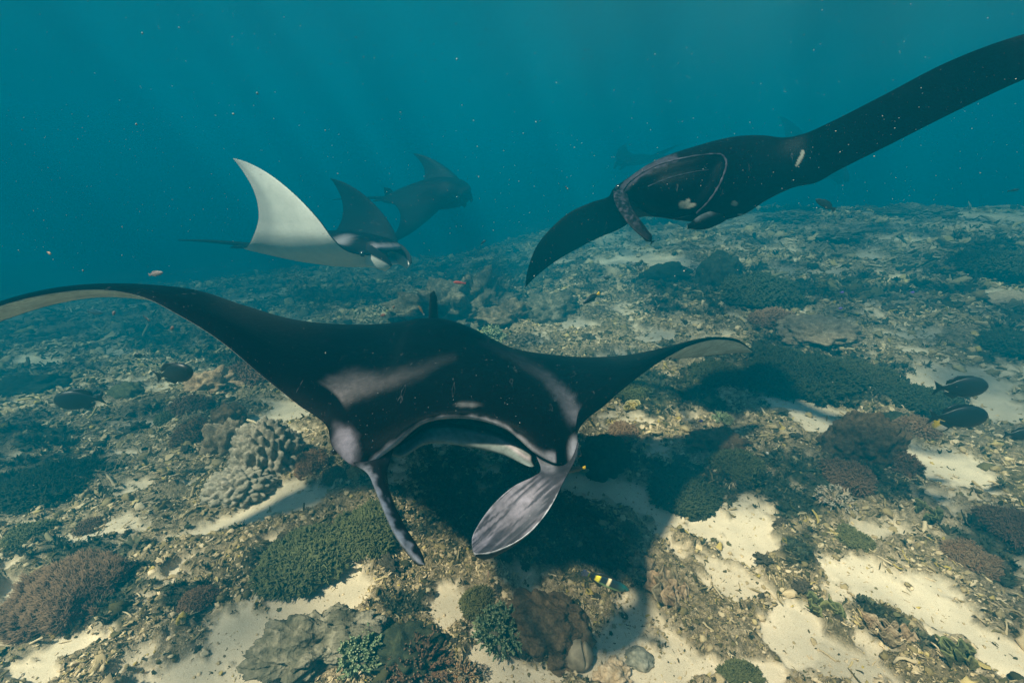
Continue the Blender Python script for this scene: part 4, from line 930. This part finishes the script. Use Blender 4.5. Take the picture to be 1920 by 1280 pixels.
plates('dark plate coral clump below the pale sand window', 1545, 1145, 96, .5, 'olive', 68, 9, lean=(.5, .4))
plates('brown plate coral clump along the lower right sand tongue', 1660, 1190, 110, .5, 'tan', 69, 9, lean=(.5, .5))
plates('olive plate coral clump in the lower right corner', 1785, 1250, 120, .5, 'olive', 70, 9, lean=(.5, .5))
boulder('lilac capped dead coral stub near the bottom edge', 1200, 1235, 44, .6, 'porites', 71, 8, .2, sub=4)
boulder('crumbly pale dead coral block at the bottom, right of the smooth sponge', 1150, 1272, 60, .5, 'cream', 72, 8, .3, warp=.4)
shaggy('dark bush coral at the bottom edge between the sand patches', 1390, 1275, 80, .4, 'olive', 73, 2600, .12, .022)
shaggy('mixed olive bush coral near the left edge above the shaggy brown one', 60, 1010, 70, .5, 'olive', 74, 2400, .12, .022)
shaggy('small brown tuft coral on the rubble above the shaggy brown one', 165, 990, 40, .5, 'brownsoft', 75, 1200, .16, .03)
shaggy('brown soft coral on the rubble slope left of the rock ledge', 375, 1130, 60, .4, 'brownsoft', 76, 2000, .14, .025)
boulder('hazy boulder coral on the far right slope beside broken sand', 1560, 450, 70, .3, 'rock', 77, 9, .4, warp=.5, sub=6)
boulder('hazy coral knoll on the far slope below the lone dark fish', 1480, 415, 60, .3, 'rock', 78, 9, .4, warp=.5, sub=6)
boulder('far hazy coral knoll high on the right slope', 1720, 405, 70, .3, 'rock', 79, 9, .4, warp=.5, sub=6)
boulder('squat coral knoll just beyond the sand below the black ray', 1250, 520, 70, .4, 'dark', 80, 7, .25, warp=.4, sub=4)
# the smooth sponge with its cleft, and the little ring
r_, r = place('clefted_sponge', 'smooth round beige sponge split by a dark cleft at the bottom', 'sponge', 1083, 1238, 58)
V, F = icov(6); k = 1+.06*pn3(*(V.T*1.6)); V = V*k[:, None]; u = V[:, 0]-.28-.12*np.sin(V[:, 2]*3+.6)-.05*V[:, 2]
cut = np.exp(-(u/.07)**2)*S((V[:, 2]+.15)/.3)*(V[:, 1] < .75); V = V*(1-.34*cut*S((.95-np.abs(V[:, 1]+.15))/.4))[:, None]
ob = link('clefted_sponge', mesh('clefted_sponge', V*np.array((r, r*.85, r*.95))+[0, 0, r*.5], F, M['sponge'], {'tip': 0*u}), loc=r_.location); tag(ob, r_['label'], 'sponge'); bpy.data.objects.remove(r_); ob.name = 'clefted_sponge'
r_, r = place('ring_sponge', 'tiny orange ring shaped sponge at the left foot of the grey boulder coral', 'sponge', 443, 872, 22)
th = np.linspace(0, 2*math.pi, 25)[:-1]; ph = np.linspace(0, 2*math.pi, 13)[:-1]; T_, Q_ = np.meshgrid(th, ph, indexing='ij')
V = np.stack([(1+.38*np.cos(Q_))*np.cos(T_), (1+.38*np.cos(Q_))*np.sin(T_), .5*np.sin(Q_)+.5], -1).reshape(-1, 3)*r*.72
i_, j_ = np.meshgrid(np.arange(24), np.arange(12), indexing='ij'); F = np.stack([i_*12+j_, ((i_+1) % 24)*12+j_, ((i_+1) % 24)*12+(j_+1) % 12, i_*12+(j_+1) % 12], -1).reshape(-1, 4)
ob = link('ring_sponge', mesh('ring_sponge', V, F, M['orange'], {'tip': np.zeros(len(V))}), loc=r_.location); tag(ob, r_['label'], 'sponge'); bpy.data.objects.remove(r_); ob.name = 'ring_sponge'
# larger broken pieces of dead coral lying about
pk = [mesh('dead_coral', *lump(60+i, 4, .75, 2.6, (1, .75, .6)), M['rock'], {}) for i in range(5)]
for i in range(3): 
    V, F, tp = branchmesh(900+i, 4); V = V[:, [2, 0, 1]]-[.5, 0, 0]; pk.append(mesh('dead_coral', V*1.3, [f[:3] if f[2] == f[3] else f for f in F.tolist()], M['cream'] if i else M['olive'], {'tip': tp*0}))
NAMED = []
for q_ in [o_ for o_ in SC.objects if o_.parent is None and 'coral' in str(o_.get('category', ''))]:
    w_ = q_['label'].split()
    for stop in ('left', 'right', 'beside', 'behind', 'under', 'on', 'between', 'in', 'with', 'below', 'above', 'near', 'at', 'spreading', 'filling', 'just', 'wedged', 'beyond', 'casting', 'next', 'hugging', 'high', 'low', 'along', 'against', 'of', 'farthest', 'right,', 'rock,'):
        if stop in w_[2:]: w_ = w_[:w_.index(stop, 2)]
    NAMED.append((q_.location.copy(), ' '.join(w_[:8])))
x, y, z, r, s, al, g = scatter_pts(1400, .9, 7.5, 50, 77, lambda x, y, s, al, g: g.random(len(x)) < (.05+.4*(s > .05)*(s < .8)+.20*(1-s)))
for k in range(min(240, len(x))):
    o = link('dead_coral', pk[int(g.integers(0, 8))]); q_ = float(np.clip(g.lognormal(math.log(.02), .4)*max(.8, r[k]/2.6), .01, .07))
    o.location = (x[k], y[k], z[k]+q_*.2); o.scale = (q_, q_*g.uniform(.7, 1.1), q_*g.uniform(.6, 1.1)); o.rotation_euler = (g.normal(0, .3), g.normal(0, .3), g.uniform(0, 6.28))
    near_ = min(NAMED, key=lambda t: (t[0]-o.location).length)
    tag(o, ('broken dead coral lump' if o.data in pk[:5] else 'broken dead coral branch')+' lying loose near the '+near_[1], 'dead coral', 'loose pieces of dead coral')
print('corals done')

# ================================================================== FISH
def fish(label, px, py, lpx, ang, face, d, kind='surgeon', col=(.012, .016, .018), cat='fish', yaw=.15, name='reef_fish', tailc=None, belly=None, detail=True):
    """ang: degrees above horizontal the head points; face: 1 = heading to the right of the picture"""
    L = lpx*d/FPX/math.cos(yaw); n, k_ = 34, 14
    prof = {'surgeon': ([0, .06, .15, .3, .5, .7, .84, .92, 1], [.0, .10, .17, .225, .23, .165, .075, .04, .05]),
            'wrasse': ([0, .06, .15, .3, .5, .7, .85, .93, 1], [.0, .055, .09, .12, .125, .105, .065, .05, .055]),
            'disc': ([0, .08, .2, .4, .6, .78, .88, .94, 1], [.0, .1, .24, .34, .33, .2, .08, .05, .06])}[kind]
    s_ = 1-np.cos(np.linspace(0, math.pi/2, n)) if False else np.linspace(0, 1, n)**1.25
    Lb = .84; hh = np.interp(s_, *prof); hh = np.convolve(np.pad(hh, 2, 'edge'), [.1, .2, .4, .2, .1], 'valid'); hh[0] = .012
    wd = hh*np.interp(s_, [0, .3, 1], [.6, .42, .16]); th = np.linspace(0, 2*math.pi, k_, endpoint=False)
    V = np.stack([np.repeat((.5-s_*Lb)[:, None], k_, 1), np.sin(th)[None]*wd[:, None], np.cos(th)[None]*hh[:, None]], -1).reshape(-1, 3); F = grid_faces(n, k_, True).tolist()+[list(range(k_)), list(range((n-1)*k_, n*k_))[::-1]]
    def pg(V):
        c = np.tile(np.array(col, float), (len(V), 1)); s = .5-V[:, 0]
        if belly is not None: c = blend(c, S((-V[:, 2]-.02)/.05), belly)
        if kind == 'wrasse' and name == 'banded_wrasse':
            c = np.tile(np.array((.006, .02, .03)), (len(V), 1)); c = blend(c, S((.30-s)/.2), (.01, .09, .08))
            for a, b_ in ((.60, .70), (.42, .455)): c = blend(c, ((s > a) & (s < b_) & (V[:, 2] > -.08))*1., (.9, .75, .06) if a > .5 else (.85, .7, .4))
            c = blend(c, ((s > .83))*1., (.9, .8, .05)); c = blend(c, S((-V[:, 2]-.055)/.02)*(s < .8), (.25, .42, .2))
        if name == 'butterfly_fish':
            c = blend(np.tile(np.array((.5, .45, .38)), (len(V), 1)), S((s-.45)*8), (.55, .38, .03)); c = blend(c, (np.abs(s-.16) < .03)*1., (.01, .01, .01))
        if tailc is not None: c = blend(c, S((s-.80)/.03), tailc)
        if name == 'surgeonfish' and 'orange' in label: c = blend(c, S(1.6-np.hypot((s-.28)/.09, (V[:, 2]-.07)/.012))*1., (.5, .2, .05))
        return c
    V = V*1.0; body_ = mesh(name, V*L, F, M['fish'], {'pig': pg(V)})
    q = P(px, py, d); o = link(name, body_); tag(o, label, cat)
    # frame: local x = heading
    a = rad(ang); hd = RT*math.cos(a)*face*math.cos(yaw)+UP*math.sin(a)*math.cos(yaw)-FW*math.sin(yaw); hd /= np.linalg.norm(hd)
    upv = np.array((0, 0, 1.)) - hd*hd[2]
    if np.linalg.norm(upv) < .3: upv = UP-hd*(UP@hd)
    upv /= np.linalg.norm(upv); sd_ = np.cross(upv, hd)
    o.matrix_world = Matrix([[hd[i], sd_[i], upv[i], q[i]] for i in range(3)]+[[0, 0, 0, 1]])
    def fin(nm, pts, th_=.008, c=None):
        pts = np.array([(x_, 0, z_) for x_, z_ in pts])*L
        me = blade(pts, th_*L, M['fish'], c if c is not None else np.array(col)*.8); f_ = link(nm, me, o); return f_
    tb = .5-.82
    tc2 = tailc if tailc is not None else (belly if name == 'banded_wrasse' else None)
    if lpx > 16:
        if kind == 'wrasse': fin('tail_fin', [(tb, .05), (tb-.14, .10), (tb-.17, .0), (tb-.14, -.10), (tb, -.05)], c=tc2 if name != 'banded_wrasse' else (.25, .22, .3))
        else: fin('tail_fin', [(tb, .045), (tb-.17, .17), (tb-.10, .0), (tb-.17, -.17), (tb, -.045)], c=tc2)
    if lpx > 30:
        H = max(prof[1]); z1 = H*.86
        fin('dorsal_fin', [(.28, z1*.75), (.18, z1+.05), (-.10, z1+.065), (-.27, z1*.62+.03), (-.27, z1*.35), (0, z1*.8)])
        fin('anal_fin', [(.05, -z1*.9), (-.08, -z1-.05), (-.26, -z1*.62-.02), (-.27, -z1*.35)])
        for sg in (-1, 1):
            f_ = fin('pectoral_fin', [(.22, -.01), (.10, .02), (.06, -.05), (.14, -.07)], c=(.3, .25, .35) if name == 'banded_wrasse' else None); f_.location = (0, sg*H*.42*L, -.02*L); f_.rotation_euler = (0, 0, sg*-.35)
            V, F = icov(2); link('eye', mesh('eye', V*.016*L+np.array((.40, sg*np.interp(.1, s_, wd)*.9, .25*np.interp(.1, s_, hh)))*L, F, M['eye']), o)
    return o
DK = (.012, .02, .022)
fish('dark surgeonfish with a small orange mark, under the left wing of the nearest ray', 325, 700, 84, 9, 1, 2.3, 'surgeon', DK, name='surgeonfish')
fish('dark surgeonfish over the rubble left of the one with the orange mark', 150, 749, 86, -3, -1, 2.5, 'surgeon', DK, name='surgeonfish')
fish('upper of two dark surgeonfish over the sand near the right edge', 1800, 726, 92, 3, 1, 2.1, 'surgeon', DK, name='surgeonfish')
fish('lower of two dark surgeonfish over the sand near the right edge', 1795, 781, 100, 2, 1, 2.0, 'surgeon', DK, name='surgeonfish')
fish('dark fish leaving the picture at the right edge below the two surgeonfish', 1912, 814, 56, 3, 1, 2.2, 'surgeon', DK, name='surgeonfish')
fish('pale blue parrotfish cruising under the left wing arch', 178, 585, 36, -4, 1, 3.2, 'wrasse', (.10, .22, .26), name='parrotfish')
fish('small dark brown fish nose down under the left wing arch', 275, 597, 20, -35, 1, 3., 'wrasse', (.05, .04, .035))
fish('slim pale pinkish fish just above the left wing', 292, 513, 32, 8, 1, 2.6, 'wrasse', (.35, .27, .25))
fish('tiny dark fish above the orange marked surgeonfish', 262, 666, 20, 0, -1, 3.0, 'surgeon', DK)
fish('tiny pinkish fish right of the pale blue parrotfish', 213, 588, 11, 60, 1, 2.8, 'surgeon', (.28, .16, .14))
fish('tiny rusty fish low under the left wing', 322, 616, 12, 50, 1, 2.8, 'surgeon', (.2, .1, .07))
fish('tiny orange fish high in the open water at the left', 91, 474, 13, -25, 1, 2.4, 'surgeon', (.45, .25, .15))
fish('lone dark fish below the raised wing of the black ray', 1548, 384, 46, 24, -1, 2.9, 'wrasse', DK, name='wrasse')
fish('dark wrasse with a yellow tail above the pale rubble', 1109, 559, 40, -32, -1, 2.5, 'wrasse', DK, name='wrasse', tailc=(.75, .5, .02))
fish('dark wrasse with a yellow tail beside the right eye of the nearest ray', 1079, 880, 42, -10, -1, 1.35, 'wrasse', (.02, .022, .015), name='wrasse', tailc=(.8, .52, .02))
fish('yellow and black banded wrasse swimming over the shadowed rubble', 1134, 1089, 96, -20, 1, 1.35, 'wrasse', DK, name='banded_wrasse', belly=(.2, .3, .2), yaw=.05)
fish('yellow and white butterfly fish between the dark surgeonfish and rusty coral', 1762, 796, 34, -40, 1, 2.15, 'disc', (.5, .4, .1), name='butterfly_fish')
fish('small red fish above the hazy knoll', 862, 530, 24, 5, -1, 3.6, 'wrasse', (.5, .07, .05), name='red_fish')
fish('small orange and white fish beside the back fin of the nearest ray', 790, 582, 20, 60, -1, 3.0, 'wrasse', (.6, .28, .08), tailc=(.6, .55, .5))
fish('tiny orange fish left of the hazy knoll', 738, 577, 9, 70, 1, 3.2, 'surgeon', (.5, .25, .15))
fish('tiny rusty fish left of the nearest ray back', 717, 591, 13, 15, 1, 3.2, 'surgeon', (.3, .12, .08))
fish('small grey fish over sand, upper of two below the black ray', 1187, 494, 12, -35, 1, 3.6, 'disc', (.12, .16, .16))
fish('small grey fish over sand, lower of two below the black ray', 1200, 502, 13, -45, 1, 3.6, 'disc', (.05, .08, .09))
fish('tiny dark fish over the dim rubble above the yellow tailed wrasse', 1135, 520, 16, -10, 1, 3.4, 'surgeon', DK)
fish('tiny cream fish hanging upright over the shadowed rubble', 915, 1078, 19, 82, 1, 1.5, 'wrasse', (.5, .3, .18))
fish('tiny blue fish beside the smooth sponge', 1104, 1184, 14, 80, 1, 1.9, 'surgeon', (.04, .08, .45))
fish('tiny violet blue fish over the dark rubble right of the ray', 1313, 789, 11, 5, 1, 2.6, 'surgeon', (.10, .06, .42))
fish('tiny slanting fish in open water left of the black ray', 1062, 352, 12, -50, 1, 3.4, 'wrasse', DK)
for i, (a, b_, l_) in enumerate([(1640, 487, 13), (1672, 488, 14), (1711, 472, 16), (1797, 445, 17), (1461, 446, 12)]):
    fish(['small dark fish over the far sand strip, left of its neighbour', 'small dark fish over the far sand strip, right of its neighbour', 'small dark fish climbing off the far sand strip', 'small dark fish high over the far right slope', 'small dark fish over the far slope below the lone dark fish'][i], a, b_, l_, 18, 1, 4.5, 'surgeon', DK)
fish('tiny dark fish in the hazy water right of the far dark manta', 905, 455, 15, 40, 1, 4.2, 'wrasse', DK)
fish('dim dark fish in the haze at the far right edge', 1900, 357, 20, 8, 1, 4., 'wrasse', DK)
fish('tiny dark fish just under the white right wing tip', 1256, 673, 12, 60, 1, 2.5, 'surgeon', (.02, .05, .05))
for i, (a, b_, lb) in enumerate([(1578, 548, 'tiny violet fish above the long tan boulder coral, left one'), (1710, 548, 'tiny violet fish over the dim rubble far right of the wing tip'), (1575, 578, 'tiny violet fish lower over the long tan boulder coral')]):
    fish(lb, a, b_, 9, 0, 1, 3.2, 'surgeon', (.12, .08, .4))
# drifting specks
g = np.random.default_rng(31); n = 3200; px_ = g.uniform(-40, 1960, n); py_ = np.where(g.random(n) < .75, g.uniform(-40, 520, n), g.uniform(0, 1200, n)); d_ = g.uniform(.5, 4.0, n)
pts = CAM[None]+FW[None]*d_[:, None]+RT[None]*((px_-960)/FPX*d_)[:, None]+UP[None]*((640-py_)/FPX*d_)[:, None]; ok = (pts[:, 2] > .5) & (pts[:, 2] < SURFACE_Z-.1); pts = pts[ok]; d_ = d_[ok]
V0, F0 = icov(1); sz = np.exp(g.normal(math.log(.0005), .5, len(pts)))*np.clip(d_, .5, 4)**.75; V = (pts[:, None]+V0[None]*sz[:, None, None]*g.uniform(.5, 1.5, (len(pts), 1, 3))).reshape(-1, 3); F = (F0[None]+(np.arange(len(pts))*len(V0))[:, None, None]).reshape(-1, 3)
tag(link('drifting_specks', mesh('drifting_specks', V, F, M['speck'])), label='pale specks drifting in the water', kind='stuff')
